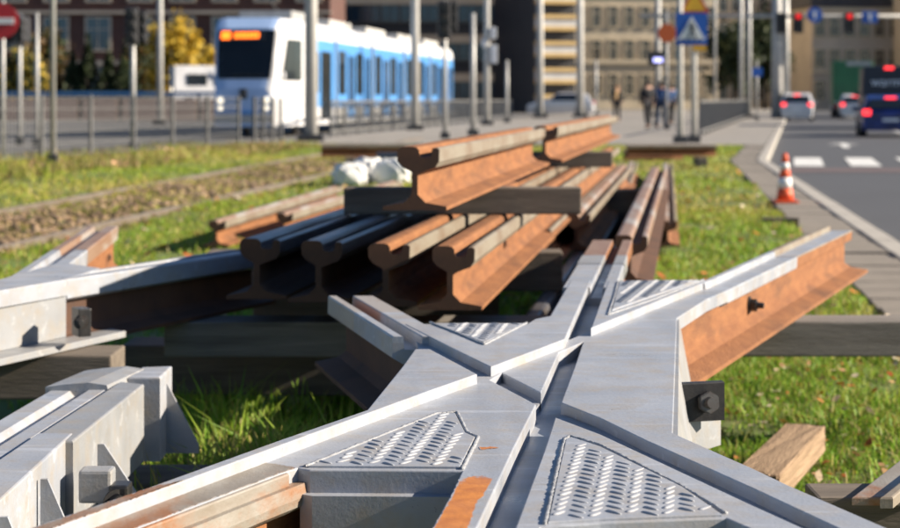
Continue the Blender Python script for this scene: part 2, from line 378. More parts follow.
#rail('stacked_rail', (.10, 9.6), (.95, 15.6), .735, RM_O, 'rusty rail on top of the stack half hidden by its neighbour', 'rail', 'rails in the stack')
# low layer on the ground between stack and crossing
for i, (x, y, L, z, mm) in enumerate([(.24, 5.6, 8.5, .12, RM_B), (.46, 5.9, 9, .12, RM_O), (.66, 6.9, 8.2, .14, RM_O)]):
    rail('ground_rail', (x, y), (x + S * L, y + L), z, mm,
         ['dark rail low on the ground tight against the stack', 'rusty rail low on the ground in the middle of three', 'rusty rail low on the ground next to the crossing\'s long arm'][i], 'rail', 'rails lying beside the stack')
for i, (x, y, L, z) in enumerate([(.37, 7.6, 7.5, .305), (.62, 8.6, 6.5, .305), (.98, 9.4, 5.0, .10)]):
    rail('ground_rail', (x, y), (x + S * L, y + L), z, RM_O, ['rusty rail laid over the low rails, tight beside the stack', 'rusty rail laid over the low rails, out towards the crossing arm', 'short rusty rail on the ground right of the low rails'][i], 'rail', 'rails lying beside the stack')
# rail continuing the crossing's long arm
rail('ground_rail', (.655, 6.42), (1.53, 12.9), .37, [M['rust_dark_shade'], M['railtop'], M['railtop'], M['rust_dark_shade']], 'long rusty grooved rail laid end to end with the grey crossing arm', 'rail', 'rails lying beside the stack')  # web in the darker rust: shade painted as colour
# rails out on the lawn
rail('ground_rail', (1.50, 12.1), (2.85, 23.0), .03, RM_O, 'rusty rail lying on the lawn between stack and traffic cone', 'rail', 'rails lying on the lawn')
rail('ground_rail', (1.22, 13.2), (2.45, 23.5), .03, RM_O, 'rusty rail lying on the lawn, nearer the stack of the pair', 'rail', 'rails lying on the lawn')
rail('ground_rail', (-1.62, 12.1), (-1.10, 16.9), .03, RM_O, 'rusty rail on the grass left of the stack with a long sunlit web', 'rail', 'rails lying on the lawn')
rail('ground_rail', (-1.20, 12.6), (-.55, 17.6), .05, RM_O, 'rusty rail on the grass partly hidden behind the dark stacked rails', 'rail', 'rails lying on the lawn')
def cross_rail(x0, x1, y, z, label):
    o = rail('ground_rail', (0, 0), (0, x1 - x0), 0, RM_O, label, 'rail', 'rails lying on the lawn')
    o.location = (x0, y, z); o.rotation_euler = (0, 0, R(-86)); return o
cross_rail(2.75, 4.15, 27.2, .16, 'short rail lying crosswise on a timber at the far lawn edge near the sign posts')
cross_rail(2.9, 3.9, 29.2, .04, 'second short crosswise rail behind, at the far lawn edge near the sign posts')
cross_rail(-1.95, -.6, 26.5, .18, 'short rail lying crosswise above the white sacks')
cross_rail(-1.6, .2, 28.3, .05, 'longer rail lying crosswise behind the white sacks')
box('timber_block', (3.9, 27.25, .07), (.16, .5, .15), M['wood_grey'], bev=.008); o = bpy.context.scene.objects['timber_block']
tag(o, 'timber block under the end of the crosswise rail near the sign posts', 'timber')
tag(box('timber_block', (-1.5, 26.5, .08), (.16, .5, .17), M['wood_grey'], bev=.008), 'timber block under the crosswise rail behind the white sacks', 'timber')
# live tram track in the lawn
def track_rail(px, label):
    pts = [P(u, v, .02) for u, v in px]
    o = sweep('track_rail', [(x * .72, z) for x, z in PROF], [(p.x, p.y, -.138) for p in pts], [M['rust_dark_shade'], M['railgrey'], M['railgrey'], M['rust_dark_shade']], None, rail_mi)
    tag(o, label, 'rail', 'rails of the track in the grass')
track_rail([(-300, 276), (0, 212), (125, 189.5), (305, 157), (420, 138.5)], 'worn rail of the embedded track, on the fence side')
track_rail([(-250, 310), (0, 249), (120, 221), (258, 190), (300, 180.5), (470, 140.5)], 'worn rail of the embedded track, on the stack side')

# ------------------------------------------------------------------ timbers under the stack and the crossing
def timber(name, x0, x1, y, z0, z1, dy, m, label, rz=0, cat='timber'):
    o = box(name, ((x0 + x1) / 2, y, (z0 + z1) / 2), (x1 - x0, dy, z1 - z0), m, None, rz, bev=.006)
    return tag(o, label, cat)
timber('spacer_plank', -.38, .47, 6.30, .638, .733, .10, M['wood_grey'], 'dark spacer plank between the two upper layers of stacked rails')
timber('spacer_plank', .25, .98, 10.6, .638, .733, .10, M['wood_grey'], 'spacer plank further along under the upper rails of the stack')
timber('support_beam', -.95, .44, 6.9, .30, .453, .16, M['wood_grey'], 'support beam under the four-rail layer, its sawn end poking out')
timber('support_beam', -.2, 1.3, 11.6, .0, .453, .2, M['wood_grey'], 'far support timber under the four-rail layer')
timber('support_beam', -.5, .6, 6.3, .0, .118, .2, M['wood_grey'], 'low ground timber under the stack')
timber('support_beam', -.8, .2, 7.2, .0, .298, .2, M['wood_grey'], 'upright packing timber below the support beam of the stack')
timber('sleeper', -.875, 1.75, 5.44, .260, .368, .17, M['wood_pale'], 'long weathered grey sleeper under the crossing, its end above the shaded grass', R(.3))
timber('sleeper', -1.1, .1, 5.95, .06, .225, .22, M['wood_grey'], 'brown lower sleeper lying behind the weathered grey one', R(-2))
timber('sleeper', .66, 1.75, 3.20, .205, .335, .12, M['wood_grey'], 'low sleeper poking out beyond the grey arm, carrying a steel bar')
timber('sleeper', -.1, .6, 2.9, .18, .367, .2, M['wood_grey'], 'short sleeper hidden under the checker plates of the crossing')
b_ = P(800, 466, .10)
bm = bmesh.new(); bm_box(bm, (0, 0, 0), (.115, .66, .075), bev=.006)
bmesh.ops.subdivide_edges(bm, edges=bm.edges[:], cuts=4, use_grid_fill=True)
for v in bm.verts:
    if v.co.y < -.2: v.co.y += random.uniform(-.02, .03) + .12 * (v.co.z)
    v.co += Vector((random.uniform(-.002, .002), 0, random.uniform(-.002, .002)))
tag(bm_obj('wood_block', bm, M['wood_tan'], loc=(.905, 4.76, .065), rot=(R(1), 0, R(-22))), 'splintered light tan wood block lying in the grass', 'wood block')
pa, pb = P(872, 497, .37), P(925, 442, .37)
bar = empty('steel_bar', (0, 0, 0), 0, 'flat grey steel bar with a bright ridge lying on the low sleeper', 'steel bar')
q = [P(852, 497, .352), P(905, 456, .352), P(960, 456, .352), P(925, 497, .352)]
prism('flat', q, .337, .352, M['paint_rusting'], bar, .003)
q = [P(880, 497, .372), P(940, 450, .372), P(950, 450, .372), P(893, 497, .372)]
prism('ridge', q, .3525, .372, M['lip'], bar, .004)

# ------------------------------------------------------------------ the grey crossing
H, ML, D = .550, .532, .500
fr = empty('rail_crossing', (.2, 3.0, .37), 0, 'grey primed tram rail crossing with checker plates where three grooved rails meet', 'rail crossing')
bpy.context.view_layer.update()
def keep(o): o.matrix_parent_inverse = fr.matrix_world.inverted(); return o
def fslab(name, px, z1, z0, m=None, bev=.002, lvl=None): return keep(slab(name, px, z1, z0, m or M['paint'], fr, bev, lvl))
H1 = [(367, 410), (402, 367), (415, 349), (430, 349), (477, 374), (430, 390.5), (300, 438), (183, 481), (60, 526), (-60, 571), (-60, 560.5), (33, 527), (150, 487), (280, 440)]
H2 = [(405, 324), (428, 324), (527, 324), (535, 319), (550, 316), (571, 280), (591, 280), (565, 339), (491, 367), (450, 347)]
H3 = [(591, 328), (602, 298), (608.5, 281), (703, 280), (710, 280)]
fslab('upper_plate', H1, H, ML); fslab('upper_plate', H2, H, ML); fslab('upper_plate', H3, H, ML)
M1 = [(407, 576), (432, 528), (450, 496), (462, 471), (310, 470), (298, 468), (283, 472.5), (150, 523), (0, 581), (-60, 604),
      (-60, 577), (33, 541), (150, 500), (280, 452), (362, 423), (408, 372), (421, 356), (412, 331), (527, 333), (550, 324), (573, 287), (588, 287), (565.5, 341), (591.5, 330.5), (603, 298), (606, 287), (700, 288), (734, 287.5),
      (707, 299), (677, 318), (673, 433), (727, 457), (750, 467), (788, 485), (887, 528), (935, 550), (890, 552), (838, 528), (750, 487), (645, 440), (600, 418), (561, 402.5),
      (577, 360), (583, 342), (559, 352), (541, 393), (538, 391.5), (502, 373), (490, 380), (528, 400), (536, 404.5), (514, 448), (477, 528), (455, 576)]
fslab('lower_plate', M1, ML, D)
M4 = [(555, 417), (545, 448), (515, 528), (493, 580), (517, 580), (541, 527), (600, 523), (726, 518), (756, 531), (800, 552), (856, 552), (803, 528), (750, 504), (613, 440), (600, 434)]
fslab('lower_plate', M4, ML, D)
# solid body below: floor of the grooves and the side walls
core = [(372, 423), (410, 372), (423, 356), (418, 331), (527, 333), (550, 325), (573, 288), (604, 288), (650, 291), (676.5, 318.5), (672.5, 433), (726, 457.5), (787, 485.5), (886, 528), (930, 552),
        (780, 552), (756, 535), (726, 521), (600, 526.5), (543, 530.5), (522, 570), (405, 574), (433, 532), (452, 498), (462, 474), (312, 473), (300, 471)]
fslab('body', core, D, .395, bev=0, lvl=ML)
C_FLOOR = ML - .018
for px in ([(490, 380), (502, 373), (540, 392.5), (532, 402.5)], [(556, 414), (561, 404), (600, 418), (645, 440), (750, 487), (838, 528), (890, 552), (856, 552), (803, 528), (750, 504), (613, 440), (600, 434)]):
    fslab('groove_floor', px, C_FLOOR, D - .02, bev=0, lvl=ML)
# lower-left arm: head, web and foot of the rail under the plates
def armpath(px, lvl, z): return [(P(u, v, lvl).x, P(u, v, lvl).y, z) for u, v in px]
HEADR = [(-.048, 0), (.046, 0), (.053, .008), (.055, .02), (.054, .0355), (-.05, .0355)]
cen = [(330, 447), (222, 486), (95, 534), (-60, 592)]
keep(sweep('arm_head', [(-.062, .475), (.040, .475), (.054, .484), (.056, .496), (.053, .5137), (-.064, .5137)], armpath(cen, ML, 0), M['paint_rusting'], fr))
WEBF = [(-.09, .37), (.09, .37), (.09, .381), (.03, .393), (.010, .41), (.010, .474), (-.010, .474), (-.010, .41), (-.03, .393), (-.09, .381)]
keep(sweep('arm_web', WEBF, armpath(cen, ML, 0), M['rust'], fr))
# rusty top layers on the running heads (thin scale proud of the primer)
def patch(name, px, z, m):
    out = []
    for (u0, v0), (u1, v1) in zip(px, px[1:] + px[:1]):
        n = max(1, int(math.hypot(u1 - u0, v1 - v0) / 2.2))
        for i in range(n): out.append((u0 + (u1 - u0) * i / n + random.uniform(-.9, .9), v0 + (v1 - v0) * i / n + random.uniform(-.5, .5)))
    if m != 'soft': return keep(slab(name, out, z + .0006, z, m, fr, 0))
    cu = sum(p[0] for p in px) / len(px); cv = sum(p[1] for p in px) / len(px)
    ring = lambda k: [P(cu + (u - cu) * k, cv + (v - cv) * k, z) for u, v in out]
    rs = [(1.0, .2), (.94, .55), (.82, .9), (.45, 1.05)]; V = []; C = []
    for k, a in rs:
        for p in ring(k): V.append((p.x, p.y, z + .0006)); C.append((a, a, a))
    n = len(out); F = [(r * n + i, r * n + (i + 1) % n, (r + 1) * n + (i + 1) % n, (r + 1) * n + i) for r in range(3) for i in range(n)]
    me = bpy.data.meshes.new(name); me.from_pydata(V, [], F + [tuple(range(3 * n, 4 * n))])
    at = me.color_attributes.new('tint', 'FLOAT_COLOR', 'POINT'); at.data.foreach_set('color', [c for t in C for c in (*t, 1)])
    me.materials.append(M['paint_patch']); return keep(link(name, me, fr))
patch('rusted_head', [(150, 522), (283, 471.5), (296, 467.5), (262, 462), (205, 484), (100, 523), (-30, 571), (-30, 590)], ML, M['paint_rusting'])
patch('rusted_lip', [(152, 487), (184, 480), (60, 525), (-40, 563), (-40, 554), (33, 528)], H, M['paint_rusting'])
patch('rust_patch', [(451.5, 496), (459, 480), (474, 475), (495, 477), (488, 490), (476, 505), (472, 522), (458, 552), (422, 552), (434, 527)], ML, 'soft')
patch('rust_patch', [(478, 447.5), (497, 447), (500, 448.5), (480, 450)], ML, 'soft')
e_ = [P(u, v, ML) for u, v in [(286, 471.5), (150, 523), (0, 581), (-60, 604)]]
keep(prism('rusted_side', e_ + [p + Vector((.005, -.008, 0)) for p in e_[::-1]], .497, .5315, M['paint_rusting'], fr, .003))
# upper-left arm (lip left, groove, head right)
C0 = [(P(421.5, 336, H).x, P(421.5, 336, H).y, -.0012), (P(352, 295.3, H).x, P(352, 295.3, H).y, -.0012)]
LH = [(-.062, .135 + .37), (-.040, .492), (-.008, .486), (.054, .492), (.055, .5), (.055, .548), (.053, .55), (.004, .55), (.002, .548), (.0, .522), (-.036, .522), (-.038, .548), (-.040, .55), (-.058, .55), (-.061, .546)]
cm = lambda k: 1 if 5 <= k <= 8 or 11 <= k <= 14 else 0
c_mid = Vector(C0[0]).lerp(Vector(C0[1]), .55)
keep(sweep('arm_head', LH, [C0[0], tuple(c_mid)], M['paint'], fr))
keep(sweep('arm_tip', LH, [tuple(c_mid), C0[1]], [M['rust'], M['railtop']], fr, cm))
cw = [(C0[0][0] - .005, C0[0][1], 0), (C0[1][0] - .005, C0[1][1], 0)]
keep(sweep('arm_web', [(x, z if z < .47 else .488) for x, z in WEBF], cw, M['rust_dark_shade'], fr))
# upper arm along the stack (head left, groove, lip right)
a0, a1 = P(590, 287, H), P(613, 240, H)
AH = [(-.070, .50), (-.05, .488), (.01, .486), (.050, .494), (.068, .505), (.069, .546), (.066, .55), (.036, .55), (.034, .548), (.032, .522), (.001, .522), (.0, .548), (-.002, .55), (-.071, .55), (-.073, .547)]
am = lambda k: 1 if 5 <= k <= 8 or 11 <= k <= 14 else 0
p_mid = a0.lerp(a1, .42); p_mid2 = a0.lerp(a1, .60)
keep(sweep('arm_head', AH, [(a0.x, a0.y, -.0012), (p_mid.x, p_mid.y, -.0012)], M['paint'], fr))
keep(sweep('arm_joint', [(x * 1.03, z + (.0015 if z > .54 else 0)) for x, z in AH], [(p_mid.x, p_mid.y, 0), (p_mid2.x, p_mid2.y, 0)], M['paint2'], fr))
keep(sweep('arm_tip', AH, [(p_mid2.x, p_mid2.y, 0), (a1.x, a1.y, 0)], [M['rust'], M['railtop']], fr, am))
keep(sweep('arm_web', [(x, z if z < .47 else .49) for x, z in WEBF], [(a0.x + .03, a0.y - .1, 0), (a1.x + .03, a1.y, 0)], M['rust'], fr))
# right-hand arm with the bolt
b0, b1 = P(716.5, 287, ML), P(840, 230.5, ML)
BH = [(-.052, .49), (-.01, .484), (.030, .487), (.045, .496), (.047, .528), (.045, .532), (-.036, .532), (-.0385, .548), (-.041, .55), (-.060, .55), (-.062, .547)]
def bh(t, dz=0):
    lo, li = -.037 - .024 * t, -.018 - .021 * t
    return [(lo + .008, .49), (-.01, .484), (.030, .487), (.045, .496), (.047, .528), (.045, .532), (li + .002, .532), (li, .548), (li - .0025, .55), (lo + .002, .55), (lo, .547)]
def sweep_var(name, ts, m, mif=None, dz=0):
    bm = bmesh.new(); rings = []
    for t in ts:
        c = b0.lerp(b1, t); rings.append([bm.verts.new((c.x + x, c.y, z + dz)) for x, z in bh(t)])
    n = len(rings[0])
    for A, B in zip(rings, rings[1:]):
        for k in range(n):
            f = bm.faces.new((A[k], A[(k + 1) % n], B[(k + 1) % n], B[k])); f.material_index = mif(k) if mif else 0
    for g in (rings[0], rings[-1]): bm.faces.new(g)
    return keep(bm_obj(name, bm, m, fr))
sweep_var('arm_head', (-.03, .2, .45), M['paint'], None, -.0012)
bmf = lambda k: 2 if k in (4,) or k in (6, 7, 8) else (1 if k in (5,) else 0)
sweep_var('arm_tip', (.45, .7, 1.0), [M['rust'], M['paint'], M['lip']], bmf)
# its web leaves the plate's side: long rusty web and foot
w0 = P(680, 322, .49); bs = (b1.x - b0.x) / (b1.y - b0.y)
wy0 = 3.75; wx = lambda y: b1.x + (y - b1.y) * bs + .012
WB = [(-.09, .37), (.102, .37), (.102, .381), (.035, .392), (.010, .408), (.010, .4865), (-.010, .4865), (-.010, .408), (-.03, .393), (-.09, .381)]
keep(sweep('arm_web', WB, [(wx(wy0), wy0, 0), (wx(b1.y - .03), b1.y - .03, 0)], M['rust'], fr))
yb = 5.13
def hexbolt(parent, c, nrm, r=.022, h=.018, stud=.012, m=None, washer=True, name='nut'):
    bm = bmesh.new()
    if washer:
        bmesh.ops.create_cone(bm, cap_ends=True, segments=24, radius1=r * 1.35, radius2=r * 1.35, depth=.004, matrix=Matrix.Translation((0, 0, .002)))
    s = 6; rr = bmesh.ops.create_cone(bm, cap_ends=True, segments=6, radius1=r, radius2=r, depth=h, matrix=Matrix.Translation((0, 0, .004 + h / 2)))
    es = list({e for v in rr['verts'] for e in v.link_edges}); bmesh.ops.bevel(bm, geom=es, offset=.0018, segments=2, affect='EDGES')
    bmesh.ops.create_cone(bm, cap_ends=True, segments=20, radius1=r * .52, radius2=r * .45, depth=stud, matrix=Matrix.Translation((0, 0, .004 + h + stud / 2)))
    o = bm_obj(name, bm, m or M['bolt'], parent); o.matrix_world = Matrix.Translation(c) @ Vector(nrm).to_track_quat('Z', 'Y').to_matrix().to_4x4()
    return o
nB = Vector((1, -bs, 0)).normalized()
o = hexbolt(fr, (wx(yb) + .0105, yb, .446), nB, .019, .02, .02, M['black']); mw = o.matrix_world.copy(); keep(o); o.matrix_world = mw
# side block, fish plate and nut at the plate's right edge
q0, q1 = P(683, 418, .44), P(725, 418, .44)
cx = .385; cy = 2.86
keep(prism('side_block', [(.440, 3.36), (.540, 3.49), (.553, 3.60), (.452, 3.60)], .36, .435, M['paint2'], fr, .004))
bm = bmesh.new(); sw = [(.3475, 2.70), (.5325, 4.12)]
vs8 = [bm.verts.new(p) for p in ((.344, 2.70, .5305), (.3515, 2.70, .5305), (.377, 2.70, .39), (.344, 2.70, .39), (.530, 4.12, .5305), (.5395, 4.12, .5305), (.566, 4.12, .39), (.530, 4.12, .39))]
for f in ((0, 1, 2, 3), (4, 7, 6, 5), (0, 4, 5, 1), (1, 5, 6, 2), (2, 6, 7, 3), (3, 7, 4, 0)): bm.faces.new([vs8[k] for k in f])
keep(bm_obj('side_wall', bm, M['paint2'], fr))
fp = keep(prism('fish_plate', [(.445, 3.385), (.535, 3.41), (.533, 3.425), (.445, 3.402)], .424, .500, M['black'], fr, .003))
o = hexbolt(fr, (.498, 3.399, .461), (.25, -1, .12), .0225, .014, .012, M['bolt'], False); mw = o.matrix_world.copy(); keep(o); o.matrix_world = mw
# weld beads
def weld(px, lvl, r=.0034, name='weld_bead'):
    pts = []; P3 = [P(u, v, lvl) for u, v in px]
    for a, b in zip(P3, P3[1:]):
        n = max(2, int((b - a).length / .006))
        for i in range(n): pts.append(a.lerp(b, i / n))
    pts.append(P3[-1])
    pp = [p + Vector((random.uniform(-.0006, .0006), random.uniform(-.0006, .0006), .0005)) for p in pts]
    rr = [r * random.uniform(.75, 1.2) for _ in pp]
    bm = bmesh.new(); bm_tube(bm, pp, rr, 7); return keep(bm_obj(name, bm, M['weld'], fr, True))
weld([(305, 467.5), (370, 441), (437, 414), (457, 413), (467, 433.5), (478, 438), (462, 470)], ML)
weld([(545, 525), (555, 480), (564.5, 440), (570, 437), (600, 446), (683, 488), (726, 514)], ML)
weld([(430, 322.5), (484, 345), (527, 323)], H, .003)
weld([(618, 282), (614, 298), (608, 315), (650, 301), (704, 280)], H, .003)
for k in range(1, 3): pass
# checker plates with raised studs
bm = bmesh.new()
bmesh.ops.create_uvsphere(bm, u_segments=10, v_segments=6, radius=1)
for v in bm.verts:
    t = v.co.x; v.co.x *= .0145; v.co.y *= .0037 * (1 - .2 * t); v.co.z = max(v.co.z, -.2) * .0026
stud_me = bpy.data.meshes.new('stud'); bm.to_mesh(stud_me); bm.free(); stud_me.materials.append(M['paint'])
stud_me.polygons.foreach_set('use_smooth', [True] * len(stud_me.polygons))
def inside(pt, poly, margin):
    x, y = pt; c = False; n = len(poly)
    for i in range(n):
        a, b = poly[i], poly[(i + 1) % n]
        if (a.y > y) != (b.y > y) and x < (b.x - a.x) * (y - a.y) / (b.y - a.y) + a.x: c = not c
        ab = Vector((b.x - a.x, b.y - a.y)); ap = Vector((x - a.x, y - a.y)); t = max(0, min(1, ap.dot(ab) / ab.length_squared))
        if (ap - ab * t).length < margin: return False
    return c
def checker(px, lvl, rot, lens=(60, -40)):
    poly = [P(u, v, lvl) for u, v in px]
    o = fslab('checker_plate', px, lvl + .0035, lvl, M['paint'], .001, lvl)
    cx = sum(p.x for p in poly) / len(poly); cy = sum(p.y for p in poly) / len(poly)
    c, s = math.cos(rot), math.sin(rot)
    bpy.context.view_layer.update(); inv = o.matrix_world.inverted()
    for i in range(-20, 21):
        for j in range(-20, 21):
            gx, gy = i * .0225, (j + .5 * (i % 2)) * .027
            x, y = cx + c * gx - s * gy, cy + s * gx + c * gy
            if not inside((x, y), poly, .010): continue
            a = R(lens[i % 2]) + rot
            t = link('stud', stud_me, o); t.matrix_parent_inverse = inv
            t.location = (x, y, lvl + .0035); t.rotation_euler = (0, 0, a + random.uniform(-.05, .05)); t.scale = (random.uniform(.9, 1.05), random.uniform(.85, 1.1), random.uniform(.7, 1.1))
    return o
checker([(309, 468), (370, 443), (437, 416), (455, 415), (465, 434.5), (475, 439), (460, 469)], ML, R(-8))
checker([(548, 525), (557, 482), (566, 441), (571, 439), (600, 448.5), (682, 489), (722, 517), (600, 521.5)], ML, R(-8))
checker([(433, 324.6), (484, 344), (524, 324.6)], H, R(-8))
checker([(620, 282), (612, 311), (698, 281)], H, R(-14))

# ------------------------------------------------------------------ second crossing at the left edge
f2 = empty('rail_crossing', (-1.2, 5.0, .37), 0, 'pale grey second rail crossing piece with a rusty arm, beside the stack\'s dark rails', 'rail crossing')
bpy.context.view_layer.update()
def keep2(o): o.matrix_parent_inverse = f2.matrix_world.inverted(); return o
Z2 = .55
fA, fB = P(-80, 303, Z2), P(66, 279, Z2); fC = P(262, 249.5, Z2)
# solid webbed part (wall + foot)
keep2(prism('upper_plate', [P(-90, 300, Z2), P(-90, 308, Z2), P(0, 290.5, Z2), P(66, 279.5, Z2), P(100, 268, Z2), P(60, 262, Z2), P(-20, 285, Z2)], .505, Z2, M['paint'], f2, .003))
d2 = (fB - fA).normalized()
n2 = Vector((d2.y, -d2.x, 0))
keep2(prism('web_block', [fA + n2 * .0, fB + n2 * .0, fB - n2 * .1, fA - n2 * .1], .39, .5045, M['paint2'], f2, 0))
e2 = fB + d2 * .22
keep2(prism('foot_flange', [fA + n2 * .085, e2 + n2 * .085 - d2 * .05, e2 - n2 * .02, fA - n2 * .1], .372, .389, M['paint2'], f2, .002))
# rail arm running on towards the stack
L2 = [(-.062, .505), (-.02, .488), (.03, .488), (.048, .497), (.050, .545), (.047, .55), (.004, .55), (.0, .522), (-.036, .522), (-.040, .55), (-.06, .55)]
ax = lambda p, o: (p.x - .045 + o, p.y, 0)
keep2(sweep('arm_head', L2, [(ax(fB, 0)[0], fB.y, -.0012), (ax(fC, 0)[0], fC.y, -.0012)], M['paint'], f2))
keep2(sweep('arm_web', [(x, z if z < .47 else .49) for x, z in WEBF], [ax(fB, 0), ax(fC, 0)], M['rust_dark_shade'], f2))
# rusty arm going off over the grass
g0, g1 = P(36, 276, Z2), P(106, 226, Z2)
keep2(sweep('arm_head', [(-.10, .50), (-.02, .486), (.03, .488), (.046, .498), (.048, .545), (.045, .55), (.004, .55), (.001, .53), (-.042, .53), (-.045, .55), (-.07, .55), (-.072, .545)], [(g0.x, g0.y, -.0014), (g0.lerp(g1, .45).x, g0.lerp(g1, .45).y, -.0014)], M['paint'], f2))
keep2(sweep('arm_tip', [(-.072, .50), (-.02, .486), (.03, .488), (.046, .498), (.048, .545), (.045, .55), (.004, .55), (.001, .53), (-.042, .53), (-.045, .55), (-.07, .55), (-.072, .545)], [(g0.lerp(g1, .45).x, g0.lerp(g1, .45).y, 0), (g1.x, g1.y, 0)], M['railtop'], f2))
keep2(sweep('arm_web', [(x + .025, z if z < .47 else .49) for x, z in WEBF], [(g0.x, g0.y, 0), (g1.x, g1.y - .03, 0)], M['rust'], f2))
hx = g0.lerp(g1, .86)
o = hexbolt(f2, (hx.x + .0355, hx.y, .45), (1, .05, 0), .016, .004, .002, M['black'], False, 'bolt_hole'); mw = o.matrix_world.copy(); keep2(o); o.matrix_world = mw
fx = P(75, 321, .46)
keep2(box('fish_plate', (-.99, 4.70, .452), (.062, .035, .075), M['black'], f2, R(-60), bev=.003))
o = hexbolt(f2, (-.985, 4.672, .455), (.25, -1, 0), .015, .012, .012, M['bolt']); mw = o.matrix_world.copy(); keep2(o); o.matrix_world = mw
tag(timber('sleeper', -2.4, -.9, 4.75, .25, .368, .2, M['wood_grey'], 'sleeper under the pale second crossing piece'))

# ------------------------------------------------------------------ box girder with gussets, lower left
g3 = empty('point_machine_frame', (-.75, 3.3, .2), 0, 'pale grey steel box frame with triangular gussets in front of the second crossing', 'steel frame')
bpy.context.view_layer.update()
def keep3(o): o.matrix_parent_inverse = g3.matrix_world.inverted(); return o
ZT = .42
def t3(u, v, z=ZT): return P(u, v, z)
keep3(prism('box_beam', [t3(144, 384), t3(120, 381.5), t3(39, 434), t3(30, 441), t3(73, 441)], .25, ZT, M['paint2'], g3, .004))
nb = [t3(73, 434), t3(38, 434), t3(-90, 520), t3(-20, 520)]
keep3(prism('end_box', nb, .20, ZT + .002, M['paint'], g3, .004))
keep3(prism('far_box', [t3(172, 366), t3(142, 367), t3(128, 377.5), t3(160, 377.5)], .23, ZT, M['paint'], g3, .004))
# grooved stock rail alongside
ra, rb = t3(98, 383), t3(-60, 482)
keep3(sweep('stock_rail', [(-.075, .25), (.045, .25), (.045, .36), (.052, .375), (.052, .404), (.046, .412), (.012, .412), (.004, .395), (-.02, .397), (-.03, .410), (-.072, .410), (-.075, .404)],
            [(ra.x - .02, ra.y, 0), (rb.x - .02, rb.y, 0)], M['paint'], g3))
ca, cb = t3(122, 367.5, .425), t3(84, 384, .425)
keep3(sweep('rail_cap', [(-.085, .395), (.052, .38), (.056, .395), (.05, .422), (.01, .428), (-.04, .424), (-.085, .418)], [(ca.x, ca.y, 0), (cb.x, cb.y, 0)], M['paint2'], g3))
def gusset(x, y, z1, h, w, th=.008, m='paint'):
    bm = bmesh.new(); tri = [(0, z1), (0, z1 - h), (w, z1 - h), (w, z1 - h + .02), (.012, z1)]
    a = [bm.verts.new((x + p, y, z)) for p, z in tri]; b = [bm.verts.new((x + p, y + th, z)) for p, z in tri]
    bm.faces.new(a); bm.faces.new(b[::-1])
    for i in range(5): bm.faces.new((a[i], a[(i + 1) % 5], b[(i + 1) % 5], b[i]))
    return keep3(bm_obj('gusset', bm, M[m], g3))
xr = t3(144, 384).x
gusset(xr - .012, 3.42, .375, .13, .085); gusset(-.70, 2.99, .40, .19, .085); gusset(-.672, 4.05, .40, .17, .09); gusset(-.70, 2.72, .40, .19, .08)
keep3(box('bracket', (-.645, 3.2, .345), (.06, .05, .06), M['paint2'], g3, bev=.006))
keep3(box('clamp', (-.60, 3.19, .325), (.035, .05, .05), M['black'], g3, bev=.006))
o = hexbolt(g3, (-.605, 3.165, .32), (.6, -1, 0), .018, .02, .02, M['black']); mw = o.matrix_world.copy(); keep3(o); o.matrix_world = mw
tag(timber('sleeper', -1.4, -.45, 3.05, .0, .183, .22, M['wood_grey'], 'sleeper under the near end of the steel box frame'))
tag(timber('sleeper', -1.3, -.42, 4.05, .04, .184, .2, M['wood_grey'], 'sleeper under the far end of the steel box frame'))

# ------------------------------------------------------------------ grass, litter, gravel
def blades(n, xf, yr, h, w, lean, cols, reject=None, seg=2, ypow=1.0):
    Y = yr[0] + (yr[1] - yr[0]) * RNG.random(n) ** ypow
    lo = np.array([xf(y)[0] for y in Y]); hi = np.array([xf(y)[1] for y in Y]); X = lo + (hi - lo) * RNG.random(n)
    clump = np.sin(X * 5.1 + Y * 2.3) + np.sin(X * 2.7 - Y * 4.1 + 1) + .8 * np.sin(X * 11 + Y * 9) + RNG.normal(0, .8, n)
    k = clump > -1.3
    if reject is not None: k &= ~reject(X, Y)
    X, Y, clump = X[k], Y[k], clump[k]; n = len(X)
    hh = h[0] + (h[1] - h[0]) * RNG.random(n) ** 1.6; hh *= .75 + .18 * np.clip(clump, -1, 2.5)
    ang = RNG.random(n) * 2 * np.pi; ln = hh * lean * RNG.random(n); ww = w * (.6 + .8 * RNG.random(n))
    dx, dy = np.cos(ang), np.sin(ang); a2 = RNG.random(n) * 2 * np.pi; sx, sy = np.cos(a2) * ww / 2, np.sin(a2) * ww / 2
    z0 = .018 * np.sin(X * 1.9 + Y * .7) + .014 * np.sin(X * .8 - Y * 1.3) - .014
    V = np.zeros((n, 5, 3))
    V[:, 0] = np.c_[X - sx, Y - sy, z0]; V[:, 1] = np.c_[X + sx, Y + sy, z0]
    V[:, 2] = np.c_[X + sx * .8 + dx * ln * .35, Y + sy * .8 + dy * ln * .35, z0 + hh * .62]
    V[:, 3] = np.c_[X - sx * .8 + dx * ln * .35, Y - sy * .8 + dy * ln * .35, z0 + hh * .62]
    V[:, 4] = np.c_[X + dx * ln, Y + dy * ln, z0 + hh * (1 - .25 * RNG.random(n))]
    b = (np.arange(n) * 5)[:, None]
    F = np.concatenate([b + np.array([0, 1, 2]), b + np.array([0, 2, 3]), b + np.array([3, 2, 4])])
    cc = np.array(cols); big = np.sin(X * .9 + 2) * np.sin(Y * .6 + X * .3)
    t = np.clip(.45 + .28 * big + RNG.normal(0, .25, n), 0, .999)
    idx = (t * len(cc)).astype(int); c = cc[idx] * (.75 + .5 * RNG.random((n, 1)))
    return V.reshape(-1, 3), F, np.repeat(c, 5, 0)
